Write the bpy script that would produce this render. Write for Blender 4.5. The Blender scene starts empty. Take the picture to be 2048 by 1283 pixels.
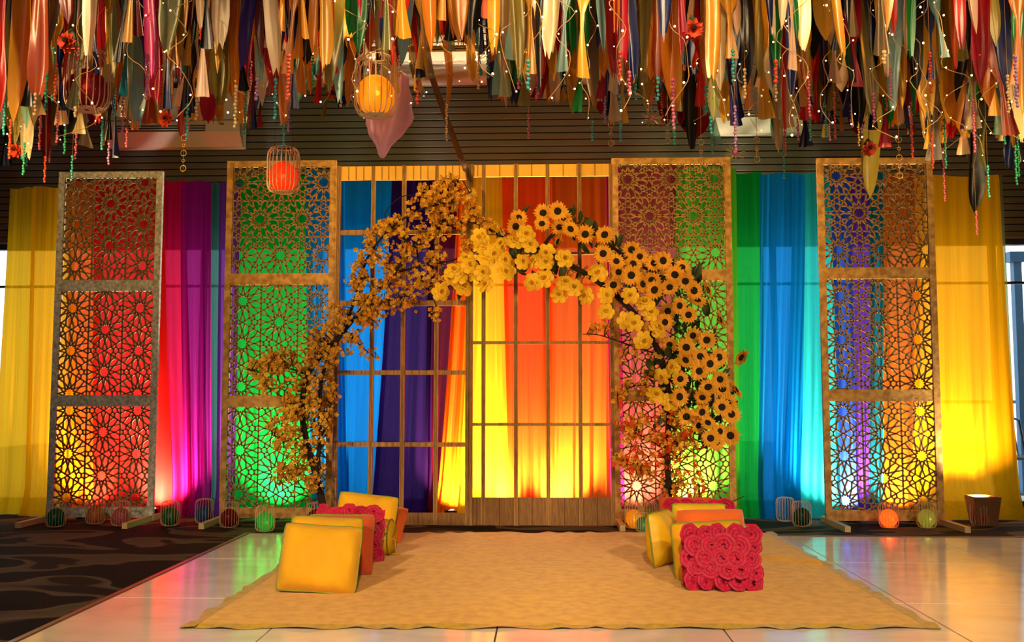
import bpy, math, random
from mathutils import Vector, Matrix, Euler

# ------------------------------------------------------------------ camera, world, exposure
scene = bpy.context.scene
col = scene.collection
FPX = 1900.0
CAM = Vector((0.0, 0.0, 1.1))
PITCH = math.atan(149 / FPX)
YAW = math.atan(66 / FPX * math.cos(PITCH))
cam_data = bpy.data.cameras.new('camera')
cam_data.sensor_width = 36.0
cam_data.lens = 36.0 * FPX / 2048.0
cam_data.clip_start = 0.05
cam_data.clip_end = 200
cam = bpy.data.objects.new('camera', cam_data)
col.objects.link(cam)
cam.location = CAM
cam.rotation_euler = (math.pi / 2 + PITCH, 0, YAW)
scene.camera = cam
RCAM = Euler((math.pi / 2 + PITCH, 0, YAW)).to_matrix()

world = bpy.data.worlds.new('daylight')
scene.world = world
world.use_nodes = True
wbg = world.node_tree.nodes['Background']
wbg.inputs[0].default_value = (0.88, 0.95, 1.0, 1)
wbg.inputs[1].default_value = 2.6

vs = scene.view_settings
vs.view_transform = 'Standard'
vs.look = 'None'
vs.exposure = 0.0
vs.gamma = 1.0
vs.use_curve_mapping = False
scene.cycles.use_denoising = True
scene.cycles.max_bounces = 7
scene.cycles.diffuse_bounces = 3
scene.cycles.glossy_bounces = 3
scene.cycles.transmission_bounces = 4
scene.cycles.transparent_max_bounces = 24
scene.cycles.sample_clamp_indirect = 4.0
scene.cycles.caustics_reflective = False
scene.cycles.caustics_refractive = False

# stage spotlights on the ceiling behind the camera: x, y, watts
STAGE = [(-2.9, -1.0, 170), (0.2, -1.0, 155), (3.1, -1.0, 150)]
# warm ceiling spots between the canopy and the backdrop
BACKSPOT = [(-3.4, 5.75, 135), (-1.2, 5.75, 190), (1.2, 5.75, 190), (3.4, 5.75, 135)]
STAGE_COL = (1.0, 0.70, 0.36)
# two unseen tripod floodlights added to brighten the arch: x, y, z, aim, watts
FILL_FLOOD = [(-2.9, 2.2, 1.75, (-1.0, 7.8, 1.75), 680), (2.9, 2.2, 1.75, (1.05, 7.8, 1.85), 560)]
FILL_FLOOD_COL = (1.0, 0.64, 0.20)
BACK_COL = (1.0, 0.58, 0.13)
UPLIGHT_COL = (1.0, 0.80, 0.50)
UPLIGHT_W = 950
CANOPY_COL = (1.0, 0.66, 0.32)
CANOPY_W = 4.0

def ray(px, py):
    return RCAM @ Vector(((px - 1024) / FPX, -(py - 641.5) / FPX, -1.0))

def P(px, py, Y):
    d = ray(px, py)
    return CAM + d * (Y / d.y)

def PF(px, py, z=0.0):
    d = ray(px, py)
    return CAM + d * ((z - CAM.z) / d.z)

# ------------------------------------------------------------------ helpers
rnd = random.Random(7)
PI = math.pi

def lin(h):
    h = h.lstrip('#')
    out = []
    for i in (0, 2, 4):
        c = int(h[i:i + 2], 16) / 255
        out.append(c / 12.92 if c <= 0.04045 else ((c + 0.055) / 1.055) ** 2.4)
    return tuple(out) + (1,)

class MB:
    def __init__(s):
        s.v = []; s.f = []; s.m = []
    def add(s, vs_, fs, mi=0):
        b = len(s.v)
        s.v.extend(tuple(x) for x in vs_)
        for f in fs:
            s.f.append(tuple(b + i for i in f)); s.m.append(mi)
        return s
    def box(s, a, b, mi=0):
        x0, y0, z0 = a; x1, y1, z1 = b
        return s.add([(x0,y0,z0),(x1,y0,z0),(x1,y1,z0),(x0,y1,z0),(x0,y0,z1),(x1,y0,z1),(x1,y1,z1),(x0,y1,z1)],
              [(0,3,2,1),(4,5,6,7),(0,1,5,4),(1,2,6,5),(2,3,7,6),(3,0,4,7)], mi)
    def seg(s, a, b, w, y0, y1, ext=0.0):          # bar in the XZ plane
        dx, dz = b[0]-a[0], b[1]-a[1]
        L = math.hypot(dx, dz)
        if L < 1e-5: return s
        dx /= L; dz /= L
        nx, nz = -dz*w/2, dx*w/2
        ax, az, bx_, bz = a[0]-dx*ext, a[1]-dz*ext, b[0]+dx*ext, b[1]+dz*ext
        q = [(ax+nx,az+nz),(ax-nx,az-nz),(bx_-nx,bz-nz),(bx_+nx,bz+nz)]
        vs_ = [(x,y0,z) for x,z in q] + [(x,y1,z) for x,z in q]
        return s.add(vs_, [(0,1,2,3),(7,6,5,4),(0,3,7,4),(1,5,6,2),(0,4,5,1),(3,2,6,7)])
    def tube(s, path, r, n=6, mi=0, closed=False, cap=True):
        path = [Vector(p) for p in path]
        k = len(path)
        rr = r if isinstance(r, (list, tuple)) else [r]*k
        base = len(s.v)
        up = None
        for i, p in enumerate(path):
            a = path[(i-1) % k] if (closed or i > 0) else p
            b = path[(i+1) % k] if (closed or i < k-1) else p
            t = (b-a)
            if t.length < 1e-9: t = Vector((0,0,1))
            t.normalize()
            if up is None:
                up = Vector((0,0,1)) if abs(t.z) < 0.9 else Vector((1,0,0))
            u = t.cross(up)
            if u.length < 1e-6: u = t.cross(Vector((0.3,1,0.2)))
            u.normalize(); w = u.cross(t).normalized(); up = w
            for j in range(n):
                an = 2*PI*j/n
                s.v.append(tuple(p + (u*math.cos(an) + w*math.sin(an))*rr[i]))
        m = k if closed else k-1
        for i in range(m):
            for j in range(n):
                a0 = base+i*n+j; a1 = base+i*n+(j+1)%n
                b0 = base+((i+1)%k)*n+j; b1 = base+((i+1)%k)*n+(j+1)%n
                s.f.append((a0,a1,b1,b0)); s.m.append(mi)
        if cap and not closed:
            s.f.append(tuple(base+j for j in range(n))[::-1]); s.m.append(mi)
            s.f.append(tuple(base+(k-1)*n+j for j in range(n))); s.m.append(mi)
        return s
    def lathe(s, prof, n=16, c=(0,0,0), mi=0):
        base = len(s.v); k = len(prof)
        for r, z in prof:
            for j in range(n):
                an = 2*PI*j/n
                s.v.append((c[0]+r*math.cos(an), c[1]+r*math.sin(an), c[2]+z))
        for i in range(k-1):
            for j in range(n):
                s.f.append((base+i*n+j, base+i*n+(j+1)%n, base+(i+1)*n+(j+1)%n, base+(i+1)*n+j)); s.m.append(mi)
        return s
    def ball(s, c, r, nu=6, nv=4, mi=0):
        base = len(s.v)
        c = Vector(c)
        s.v.append(tuple(c+Vector((0,0,r))))
        for i in range(1, nv):
            th = PI*i/nv
            for j in range(nu):
                an = 2*PI*j/nu
                s.v.append(tuple(c+Vector((r*math.sin(th)*math.cos(an), r*math.sin(th)*math.sin(an), r*math.cos(th)))))
        s.v.append(tuple(c-Vector((0,0,r))))
        last = len(s.v)-1
        for j in range(nu):
            s.f.append((base, base+1+j, base+1+(j+1)%nu)); s.m.append(mi)
        for i in range(nv-2):
            for j in range(nu):
                a = base+1+i*nu
                s.f.append((a+j, a+nu+j, a+nu+(j+1)%nu, a+(j+1)%nu)); s.m.append(mi)
        a = base+1+(nv-2)*nu
        for j in range(nu):
            s.f.append((a+j, last, a+(j+1)%nu)); s.m.append(mi)
        return s
    def grid(s, fn, nu, nv, mi=0):
        base = len(s.v)
        for i in range(nv+1):
            for j in range(nu+1):
                s.v.append(tuple(fn(j/nu, i/nv)))
        for i in range(nv):
            for j in range(nu):
                a = base+i*(nu+1)+j
                s.f.append((a, a+1, a+nu+2, a+nu+1)); s.m.append(mi)
        return s
    def mesh(s, name, mats, smooth=False):
        me = bpy.data.meshes.new(name)
        me.from_pydata(s.v, [], s.f)
        for m in (mats if isinstance(mats, (list, tuple)) else [mats]):
            me.materials.append(m)
        if any(s.m): me.polygons.foreach_set('material_index', s.m)
        if smooth: me.polygons.foreach_set('use_smooth', [True]*len(me.polygons))
        me.update()
        return me
    def build(s, name, mats, parent=None, smooth=False, loc=None):
        return link(name, s.mesh(name, mats, smooth), parent, loc)

def link(name, me, parent=None, loc=None):
    o = bpy.data.objects.new(name, me)
    col.objects.link(o)
    if parent is not None: o.parent = parent
    if loc is not None: o.location = loc
    return o

def tag(o, label=None, cat=None, group=None, kind=None):
    if label: o['label'] = label
    if cat: o['category'] = cat
    if group: o['group'] = group
    if kind: o['kind'] = kind
    return o

def thing(name, label, cat, loc=(0,0,0), rotz=0.0, group=None):
    o = bpy.data.objects.new(name, None)
    o.empty_display_size = 0.05
    col.objects.link(o)
    o.location = loc
    o.rotation_euler = (0, 0, rotz)
    return tag(o, label, cat, group)

# ------------------------------------------------------------------ materials
def new_mat(name):
    m = bpy.data.materials.new(name); m.use_nodes = True
    nt = m.node_tree
    for n in list(nt.nodes): nt.nodes.remove(n)
    out = nt.nodes.new('ShaderNodeOutputMaterial')
    return m, nt, out

def principled(name, c, rough=0.6, metal=0.0, spec=0.4, noise=0.0, nscale=20.0, stretch=(1,1,1), bump=0.0, bscale=200.0,
               c2=None, emit=None, estr=0.0, sheen=0.0, contrast=(0.35,0.65), bdist=0.003):
    m, nt, out = new_mat(name)
    b = nt.nodes.new('ShaderNodeBsdfPrincipled')
    nt.links.new(b.outputs[0], out.inputs[0])
    b.inputs['Base Color'].default_value = c
    b.inputs['Roughness'].default_value = rough
    b.inputs['Metallic'].default_value = metal
    b.inputs['Specular IOR Level'].default_value = spec
    if sheen: b.inputs['Sheen Weight'].default_value = sheen
    if emit:
        b.inputs['Emission Color'].default_value = emit
        b.inputs['Emission Strength'].default_value = estr
    if noise or c2 or bump:
        tc = nt.nodes.new('ShaderNodeTexCoord')
        mp = nt.nodes.new('ShaderNodeMapping'); mp.inputs['Scale'].default_value = stretch
        nt.links.new(tc.outputs['Object'], mp.inputs[0])
    if noise or c2:
        nz = nt.nodes.new('ShaderNodeTexNoise'); nz.inputs['Scale'].default_value = nscale; nz.inputs['Detail'].default_value = 5
        nt.links.new(mp.outputs[0], nz.inputs['Vector'])
        rp = nt.nodes.new('ShaderNodeValToRGB')
        rp.color_ramp.elements[0].position = contrast[0]; rp.color_ramp.elements[1].position = contrast[1]
        if c2 is None: c2 = tuple(x*(1-noise) for x in c[:3]) + (1,)
        rp.color_ramp.elements[0].color = c2; rp.color_ramp.elements[1].color = c
        nt.links.new(nz.outputs[0], rp.inputs[0]); nt.links.new(rp.outputs[0], b.inputs['Base Color'])
    if bump:
        n2 = nt.nodes.new('ShaderNodeTexNoise'); n2.inputs['Scale'].default_value = bscale; n2.inputs['Detail'].default_value = 3
        nt.links.new(mp.outputs[0], n2.inputs['Vector'])
        bp = nt.nodes.new('ShaderNodeBump'); bp.inputs['Strength'].default_value = bump; bp.inputs['Distance'].default_value = bdist
        nt.links.new(n2.outputs[0], bp.inputs['Height']); nt.links.new(bp.outputs[0], b.inputs['Normal'])
    return m

def fabric(name, c, transl=0.45, transp=0.2, gloss=0.05, weave=True, thread=0.18):
    """thin cloth: diffuse + translucent + a tinted see-through share"""
    m, nt, out = new_mat(name)
    d = nt.nodes.new('ShaderNodeBsdfDiffuse'); t = nt.nodes.new('ShaderNodeBsdfTranslucent')
    tr = nt.nodes.new('ShaderNodeBsdfTransparent')
    g = nt.nodes.new('ShaderNodeBsdfGlossy'); g.inputs['Roughness'].default_value = 0.35
    m1 = nt.nodes.new('ShaderNodeMixShader'); m2 = nt.nodes.new('ShaderNodeMixShader'); m3 = nt.nodes.new('ShaderNodeMixShader')
    m1.inputs[0].default_value = transl; m2.inputs[0].default_value = gloss; m3.inputs[0].default_value = transp
    tr.inputs[0].default_value = tuple(min(1, x*1.15+0.02) for x in c[:3]) + (1,)
    g.inputs[0].default_value = tuple(x*0.5+0.4 for x in c[:3]) + (1,)
    for n in (d, t): n.inputs[0].default_value = c
    if weave:
        tc = nt.nodes.new('ShaderNodeTexCoord'); mp = nt.nodes.new('ShaderNodeMapping')
        mp.inputs['Scale'].default_value = (90, 90, 1.2)
        nz = nt.nodes.new('ShaderNodeTexNoise'); nz.inputs['Scale'].default_value = 1.0; nz.inputs['Detail'].default_value = 4
        rp = nt.nodes.new('ShaderNodeValToRGB')
        rp.color_ramp.elements[0].position = 0.3; rp.color_ramp.elements[1].position = 0.7
        rp.color_ramp.elements[0].color = tuple(x*(1-thread) for x in c[:3]) + (1,); rp.color_ramp.elements[1].color = c
        nt.links.new(tc.outputs['Object'], mp.inputs[0]); nt.links.new(mp.outputs[0], nz.inputs['Vector'])
        nt.links.new(nz.outputs[0], rp.inputs[0])
        for n in (d, t): nt.links.new(rp.outputs[0], n.inputs[0])
    nt.links.new(d.outputs[0], m1.inputs[1]); nt.links.new(t.outputs[0], m1.inputs[2])
    nt.links.new(m1.outputs[0], m2.inputs[1]); nt.links.new(g.outputs[0], m2.inputs[2])
    nt.links.new(m2.outputs[0], m3.inputs[1]); nt.links.new(tr.outputs[0], m3.inputs[2])
    nt.links.new(m3.outputs[0], out.inputs[0])
    return m

def emission(name, c, s):
    m, nt, out = new_mat(name)
    e = nt.nodes.new('ShaderNodeEmission'); e.inputs[0].default_value = c; e.inputs[1].default_value = s
    nt.links.new(e.outputs[0], out.inputs[0])
    return m

def glass_pane(name, c=(0.95,0.98,1,1)):
    m, nt, out = new_mat(name)
    tr = nt.nodes.new('ShaderNodeBsdfTransparent'); tr.inputs[0].default_value = c
    g = nt.nodes.new('ShaderNodeBsdfGlossy'); g.inputs['Roughness'].default_value = 0.02
    mx = nt.nodes.new('ShaderNodeMixShader'); mx.inputs[0].default_value = 0.05
    nt.links.new(tr.outputs[0], mx.inputs[1]); nt.links.new(g.outputs[0], mx.inputs[2]); nt.links.new(mx.outputs[0], out.inputs[0])
    return m

def wood_mat(name, c, c2, sx=6, sy=6, sz=1.2, scale=14, rough=0.65, bump=0.25):
    return principled(name, c, rough=rough, c2=c2, noise=0.4, nscale=scale, stretch=(sx,sy,sz), bump=bump, bscale=40, contrast=(0.38,0.62))

def marble_tile(name):
    m, nt, out = new_mat(name)
    b = nt.nodes.new('ShaderNodeBsdfPrincipled'); nt.links.new(b.outputs[0], out.inputs[0])
    tc = nt.nodes.new('ShaderNodeTexCoord'); mp = nt.nodes.new('ShaderNodeMapping')
    mp.inputs['Rotation'].default_value = (0,0,0.7); mp.inputs['Scale'].default_value = (0.9, 1.5, 1)
    nz = nt.nodes.new('ShaderNodeTexNoise'); nz.inputs['Scale'].default_value = 2.2; nz.inputs['Detail'].default_value = 6; nz.inputs['Distortion'].default_value = 1.2
    rp = nt.nodes.new('ShaderNodeValToRGB')
    rp.color_ramp.elements[0].position = 0.32; rp.color_ramp.elements[1].position = 0.62
    rp.color_ramp.elements[0].color = lin('cabfb9'); rp.color_ramp.elements[1].color = lin('ded4ce')
    g = nt.nodes.new('ShaderNodeNewGeometry')
    nt.links.new(g.outputs['Position'], mp.inputs[0]); nt.links.new(mp.outputs[0], nz.inputs['Vector'])
    nt.links.new(nz.outputs[0], rp.inputs[0]); nt.links.new(rp.outputs[0], b.inputs['Base Color'])
    b.inputs['Roughness'].default_value = 0.13
    b.inputs['Specular IOR Level'].default_value = 0.5
    return m

def carpet_mat(name):
    m, nt, out = new_mat(name)
    b = nt.nodes.new('ShaderNodeBsdfPrincipled'); nt.links.new(b.outputs[0], out.inputs[0])
    g = nt.nodes.new('ShaderNodeNewGeometry'); mp = nt.nodes.new('ShaderNodeMapping')
    mp.inputs['Scale'].default_value = (0.85, 1.7, 1)
    nz = nt.nodes.new('ShaderNodeTexNoise'); nz.inputs['Scale'].default_value = 1.25; nz.inputs['Detail'].default_value = 1.3; nz.inputs['Distortion'].default_value = 0.7
    rp = nt.nodes.new('ShaderNodeValToRGB')
    e = rp.color_ramp.elements
    e[0].position = 0.50; e[0].color = lin('15110e'); e[1].position = 0.515; e[1].color = lin('5a4a3c')
    x = e.new(0.60); x.color = lin('4a3d32'); x = e.new(0.615); x.color = lin('1f1814')
    n2 = nt.nodes.new('ShaderNodeTexNoise'); n2.inputs['Scale'].default_value = 260
    bp = nt.nodes.new('ShaderNodeBump'); bp.inputs['Strength'].default_value = 0.5; bp.inputs['Distance'].default_value = 0.004
    nt.links.new(g.outputs['Position'], mp.inputs[0]); nt.links.new(mp.outputs[0], nz.inputs['Vector'])
    nt.links.new(nz.outputs[0], rp.inputs[0]); nt.links.new(rp.outputs[0], b.inputs['Base Color'])
    nt.links.new(g.outputs['Position'], n2.inputs['Vector']); nt.links.new(n2.outputs[0], bp.inputs['Height']); nt.links.new(bp.outputs[0], b.inputs['Normal'])
    b.inputs['Roughness'].default_value = 0.95
    b.inputs['Specular IOR Level'].default_value = 0.1
    return m

M = {}
M['plaster'] = principled('plaster', lin('8a7f72'), rough=0.9, noise=0.08)
M['ceiling'] = principled('ceiling_white', lin('5e5446'), rough=0.9, noise=0.05)
M['board'] = principled('dark_board', lin('2b2c24'), rough=0.7, noise=0.15, nscale=8, stretch=(0.3,1,6))
M['slab'] = principled('slab', lin('2c2825'), rough=0.95, noise=0.1)
M['tile'] = marble_tile('pale_marble_tile')
M['grout'] = principled('grout', lin('3a332e'), rough=0.9, noise=0.1)
M['carpet'] = carpet_mat('patterned_carpet')
M['strip'] = principled('bronze_strip', lin('8a6a58'), rough=0.35, metal=0.6, noise=0.1)
M['black'] = principled('black_metal', lin('16181a'), rough=0.4, metal=0.3, noise=0.1)
M['alu'] = principled('window_alu', lin('20262c'), rough=0.4, metal=0.5, noise=0.1)
M['glass'] = glass_pane('window_glass')
M['ac'] = principled('ac_plastic', lin('7c7468'), rough=0.5, noise=0.04)
M['ac_dark'] = principled('ac_dark', lin('15130f'), rough=0.6, noise=0.1)
M['scr_daylit'] = principled('daylit_grey_wood', lin('e0dac8'), rough=0.75, c2=lin('a09a86'), noise=0.3, nscale=9, stretch=(4,4,4), bump=0.3, bscale=40)  # whiter daylight is put into this frame's pale grey
M['scr_warm'] = wood_mat('pale_carved_wood', lin('c89a52'), lin('986c36'), 2, 2, 2, 9)
M['scr_lat'] = principled('lattice_wood', lin('a07840'), rough=0.7, noise=0.25, nscale=14)
M['scr_lat_left'] = principled('lattice_wood_grey', lin('a08050'), rough=0.7, noise=0.25, nscale=14)
M['door'] = wood_mat('door_wood', lin('a87c40'), lin('8a6232'), 8, 8, 0.8, 12, bump=0.1)
M['door_panel'] = principled('door_panel', lin('e6b244'), rough=0.6, noise=0.08, nscale=8, stretch=(6,6,0.6))
M['kick'] = wood_mat('kick_wood', lin('80592c'), lin('684622'), 8, 8, 0.8, 12, bump=0.1)
M['door_dark'] = principled('door_groove', lin('4a3018'), rough=0.7, noise=0.1)
M['foot'] = principled('foot_timber', lin('c9a878'), rough=0.6, noise=0.15, stretch=(4,0.6,4))
M['rug'] = principled('golden_rug', lin('dca62e'), rough=0.95, c2=lin('c89228'), noise=0.3, nscale=16, bump=0.7, bscale=140, spec=0.1, sheen=0.2, bdist=0.004)
M['rug_edge'] = principled('gold_satin', lin('c09a18'), rough=0.5, spec=0.3, noise=0.3, nscale=30, sheen=0.2)
M['velvet_y'] = principled('yellow_velvet', lin('dca406'), rough=0.8, noise=0.16, nscale=5, sheen=0.12, bump=0.35, bscale=9, bdist=0.02)
M['satin_y'] = principled('yellow_satin', lin('dcb018'), rough=0.45, noise=0.15, nscale=9, spec=0.5, bump=0.3, bscale=18, bdist=0.01)
M['pale_y'] = principled('pale_yellow_cloth', lin('e2aa34'), rough=0.7, noise=0.1, bump=0.2, bscale=60)
M['rust'] = principled('rust_velvet', lin('bf4a12'), rough=0.85, noise=0.18, nscale=6, sheen=0.4)
M['orange'] = principled('orange_velvet', lin('e0651a'), rough=0.85, noise=0.16, nscale=6, sheen=0.4)
M['crimson'] = principled('crimson_satin', lin('b2063c'), rough=0.55, spec=0.25, noise=0.25, nscale=30, sheen=0.2)
M['piping'] = principled('green_cord', lin('7f8a1e'), rough=0.6, noise=0.2)
M['tassel'] = principled('tassel_thread', lin('dfae3c'), rough=0.8, noise=0.2)
M['wire_gold'] = principled('brass_wire', lin('d8b880'), rough=0.4, metal=0.2, noise=0.1)
M['wire_rose'] = principled('copper_wire', lin('d0a080'), rough=0.4, metal=0.2, noise=0.1)
M['blossom'] = fabric('blossom_petal', lin('e6b844'), 0.35, 0.0, 0.03, weave=False)
M['blossom_o'] = fabric('blossom_petal_amber', lin('d89a30'), 0.35, 0.0, 0.03, weave=False)
M['blossom_c'] = principled('blossom_heart', lin('a4551a'), rough=0.8, noise=0.1)
M['autumn'] = fabric('autumn_leaf', lin('d8481a'), 0.4, 0.0, 0.03, weave=False)
M['rose'] = fabric('rose_petal', lin('fad03a'), 0.25, 0.0, 0.03, weave=False)
M['sun_petal'] = fabric('sunflower_petal', lin('f2b43c'), 0.3, 0.0, 0.03, weave=False)
M['sun_disc'] = principled('sunflower_heart', lin('1e120a'), rough=0.9, noise=0.3, nscale=80, bump=0.5, bscale=150)
M['leaf'] = principled('dark_leaf', lin('33431c'), rough=0.6, noise=0.3, nscale=20)
M['stem'] = principled('dark_branch', lin('1f160d'), rough=0.9, noise=0.2, nscale=40)
M['net'] = principled('black_net_cord', lin('14110e'), rough=0.8, noise=0.1)
M['pole'] = principled('timber_pole', lin('64421e'), rough=0.7, noise=0.3, nscale=10, stretch=(4,4,0.5))
M['bulb'] = emission('fairy_bulb', (1.0, 0.62, 0.26, 1), 9.0)
M['cord'] = principled('light_cord', lin('b98a4a'), rough=0.6, noise=0.1)
M['candle'] = emission('candle_glow', (1.0, 0.62, 0.25, 1), 9.0)
M['gold_chain'] = principled('gilt_chain', lin('d2a85a'), rough=0.3, metal=0.9, noise=0.1)
M['can'] = principled('uplight_body', lin('6b3d16'), rough=0.6, noise=0.2)
M['lens'] = emission('uplight_lens', (1.0, 0.8, 0.5, 1), 6.0)
M['terrace'] = principled('terrace_paving', lin('b9bcc0'), rough=0.8, noise=0.1)
M['steel'] = principled('painted_steel_post', lin('3d6f93'), rough=0.5, noise=0.1)
M['foliage'] = principled('tree_foliage', lin('5e8a80'), rough=0.8, noise=0.3, nscale=30)

# ------------------------------------------------------------------ the room
XL, XR, YF, YB, ZC = -7.0, 7.0, -4.0, 9.5, 4.27
WIN_TOP = 2.66
def struct(o): return tag(o, kind='structure')

floor = struct(MB().box((XL-3, YF, -0.12), (XR+3, YB+0.15, -0.012)).build('floor', M['slab']))
floor['label'] = 'pale marble tile floor'
TX = [-2.37 + 1.07*i for i in range(9)]
TY = [7.63, 6.46, 5.22, 3.98, 2.74, 1.5, 0.26, -0.98, -2.2, -3.4]
gr = MB().box((TX[0], TY[-1], -0.012), (TX[-1], TY[0], -0.003)).build('grout_bed', M['grout'], floor)
g = 0.003
for i in range(len(TX)-1):
    for j in range(len(TY)-1):
        w = TX[i+1]-TX[i]-2*g; h = TY[j]-TY[j+1]-2*g
        b = 0.002
        m = MB()
        m.add([(0,0,-0.003),(w,0,-0.003),(w,h,-0.003),(0,h,-0.003),(b,b,0),(w-b,b,0),(w-b,h-b,0),(b,h-b,0)],
              [(4,5,6,7),(0,1,5,4),(1,2,6,5),(2,3,7,6),(3,0,4,7)])
        m.build('tile', M['tile'], floor, loc=(TX[i]+g, TY[j+1]+g, 0))
cm = MB()
cm.box((XL, YF+0.05, -0.012), (TX[0]-0.03, YB-0.2, 0.004))
cm.box((TX[0]-0.03, TY[0]+0.012, -0.012), (XR, YB-0.2, 0.004))
tag(cm.build('carpet', M['carpet']), 'dark brown and black patterned carpet around the pale dance floor', 'carpet')
struct(MB().box((TX[0]-0.03, TY[-1], -0.01), (TX[0], TY[0]+0.012, 0.006)).build('trim_1', M['strip']))
struct(MB().box((TX[0], TY[0], -0.01), (XR, TY[0]+0.012, 0.006)).build('trim_2', M['strip']))

struct(MB().box((XL-0.2, YF-0.2, ZC), (XR+0.2, YB+0.35, ZC+0.15)).build('ceiling', M['ceiling']))
struct(MB().box((XL-0.2, YF-0.2, -0.1), (XL, YB+0.3, ZC)).build('wall_left', M['plaster']))
struct(MB().box((XR, YF-0.2, -0.1), (XR+0.2, YB+0.3, ZC)).build('wall_right', M['plaster']))
# wall behind the camera, with a wide window added for dim frontal daylight
m = MB()
m.box((XL, YF-0.2, -0.1), (-4.2, YF, ZC)); m.box((4.2, YF-0.2, -0.1), (XR, YF, ZC))
m.box((-4.2, YF-0.2, -0.1), (4.2, YF, 0.75)); m.box((-4.2, YF-0.2, 3.1), (4.2, YF, ZC))
struct(m.build('wall_front', M['plaster']))
wf = MB()
for x in (-4.2, -2.1, 0, 2.1, 4.2): wf.box((x-0.04, YF-0.15, 0.75), (x+0.04, YF-0.05, 3.1))
wf.box((-4.2, YF-0.15, 0.75), (4.2, YF-0.05, 0.83)); wf.box((-4.2, YF-0.15, 3.02), (4.2, YF-0.05, 3.1))
w4 = struct(wf.build('fill_window', M['alu']))
for x in (-4.2, -2.1, 0, 2.1): MB().box((x+0.04, YF-0.105, 0.83), (x+2.06, YF-0.1, 3.02)).build('pane', M['glass'], w4)

# back wall: bulkhead clad in thin horizontal boards above a long window front
wb = struct(MB().box((XL, YB+0.03, WIN_TOP), (XR, YB+0.3, ZC)).build('wall_back', M['slab']))
bh = 0.0693
nb = int((ZC-WIN_TOP)/bh)+1
for i in range(nb):
    z0 = WIN_TOP + i*bh
    z1 = min(z0+bh-0.006, ZC)
    y = YB + rnd.uniform(-0.002, 0.002)
    MB().add([(XL,y+0.012,z0),(XR,y+0.012,z0),(XR,y,z0+0.008),(XL,y,z0+0.008),(XL,y,z1-0.004),(XR,y,z1-0.004),(XR,y+0.012,z1),(XL,y+0.012,z1),
              (XL,y+0.03,z0),(XR,y+0.03,z0),(XR,y+0.03,z1),(XL,y+0.03,z1)],
             [(0,1,2,3),(3,2,5,4),(4,5,6,7),(7,6,10,11),(1,0,8,9)]).build('board', M['board'], wb)
# window front in three bays
TRANS = 2.22
def window(name, x0, x1, mull):
    f = MB()
    f.box((x0, YB+0.05, 0.0), (x1, YB+0.13, 0.07)); f.box((x0, YB+0.05, WIN_TOP-0.06), (x1, YB+0.13, WIN_TOP))
    f.box((x0, YB+0.06, TRANS-0.012), (x1, YB+0.12, TRANS+0.012))
    xs = [x0] + mull + [x1]
    for x in xs: f.box((max(x0, x-0.025), YB+0.05, 0.07), (min(x1, x+0.025), YB+0.13, WIN_TOP-0.06))
    o = struct(f.build(name, M['alu']))
    for a, b_ in zip(xs[:-1], xs[1:]):
        MB().box((a+0.025, YB+0.085, 0.07), (b_-0.025, YB+0.09, TRANS-0.02)).build('pane', M['glass'], o)
        MB().box((a+0.025, YB+0.085, TRANS+0.02), (b_-0.025, YB+0.09, WIN_TOP-0.06)).build('pane', M['glass'], o)
    return o
window('window_1', XL, -2.3, [-5.9, -4.6, -3.5])
window('window_2', -2.3, 2.3, [-1.15, 0.0, 1.15])
window('window_3', 2.3, XR, [3.4, 4.47, 5.9])
# light portals for the two window fronts
def portal(name, x0, x1, z0, z1, y, flip):
    L = bpy.data.lights.new(name, 'AREA'); L.shape = 'RECTANGLE'; L.size = x1-x0; L.size_y = z1-z0
    L.cycles.is_portal = True
    o = bpy.data.objects.new(name, L); col.objects.link(o)
    o.location = ((x0+x1)/2, y, (z0+z1)/2)
    o.rotation_euler = (-PI/2 if flip else PI/2, 0, 0)
portal('window_portal', XL, XR, 0.05, WIN_TOP, YB+0.2, True)
portal('fill_window_portal', -4.2, 4.2, 0.8, 3.1, YF-0.25, False)

# outside, seen at the right edge
struct(MB().box((-12, YB+0.32, -0.2), (14, 24, -0.03)).build('terrace_ground', M['terrace']))
pp = P(2036, 640, 11.2)
t = thing('terrace_post', 'blue grey steel post standing outside the right window', 'post', (pp.x, 11.2, -0.03))
MB().box((-0.045,-0.045,0),(0.045,0.045,2.75)).build('shaft', M['steel'], t)
MB().box((-0.11,-0.11,0),(0.11,0.11,0.03)).build('base_plate', M['steel'], t)
MB().box((-0.09,-0.06,2.68),(0.09,0.06,2.8)).build('bracket', M['steel'], t)
t = thing('terrace_railing', 'thin metal railing outside the right window', 'railing', (5.2, 12.4, -0.03))
for z in (0.45, 1.05): MB().tube([(-0.9,0,z),(4.5,0,z)], 0.022, 8).build('rail', M['steel'], t)
for x in (-0.6, 0.5, 1.6, 2.7, 3.8): MB().tube([(x,0,0),(x,0,1.05)], 0.02, 8).build('post', M['steel'], t)
t = thing('terrace_chair', 'dark metal chair outside the right window beside the post', 'chair', (P(2046, 900, 10.6).x+0.05, 10.6, -0.03), 0.4)
for sx in (-0.2, 0.2):
    for sy in (-0.2, 0.2): MB().tube([(sx,sy,0),(sx*0.95,sy*0.95,0.45)], 0.014, 6).build('leg', M['black'], t)
MB().box((-0.22,-0.22,0.44),(0.22,0.22,0.47)).build('seat', M['black'], t)
MB().tube([(-0.2,0.2,0.45),(-0.2,0.27,0.85),(0,0.28,0.92),(0.2,0.27,0.85),(0.2,0.2,0.45)], 0.014, 6).build('backrest', M['black'], t)
for x in (-0.1, 0, 0.1): MB().tube([(x,0.21,0.46),(x,0.28,0.9)], 0.008, 5).build('back_spindle', M['black'], t)
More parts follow.
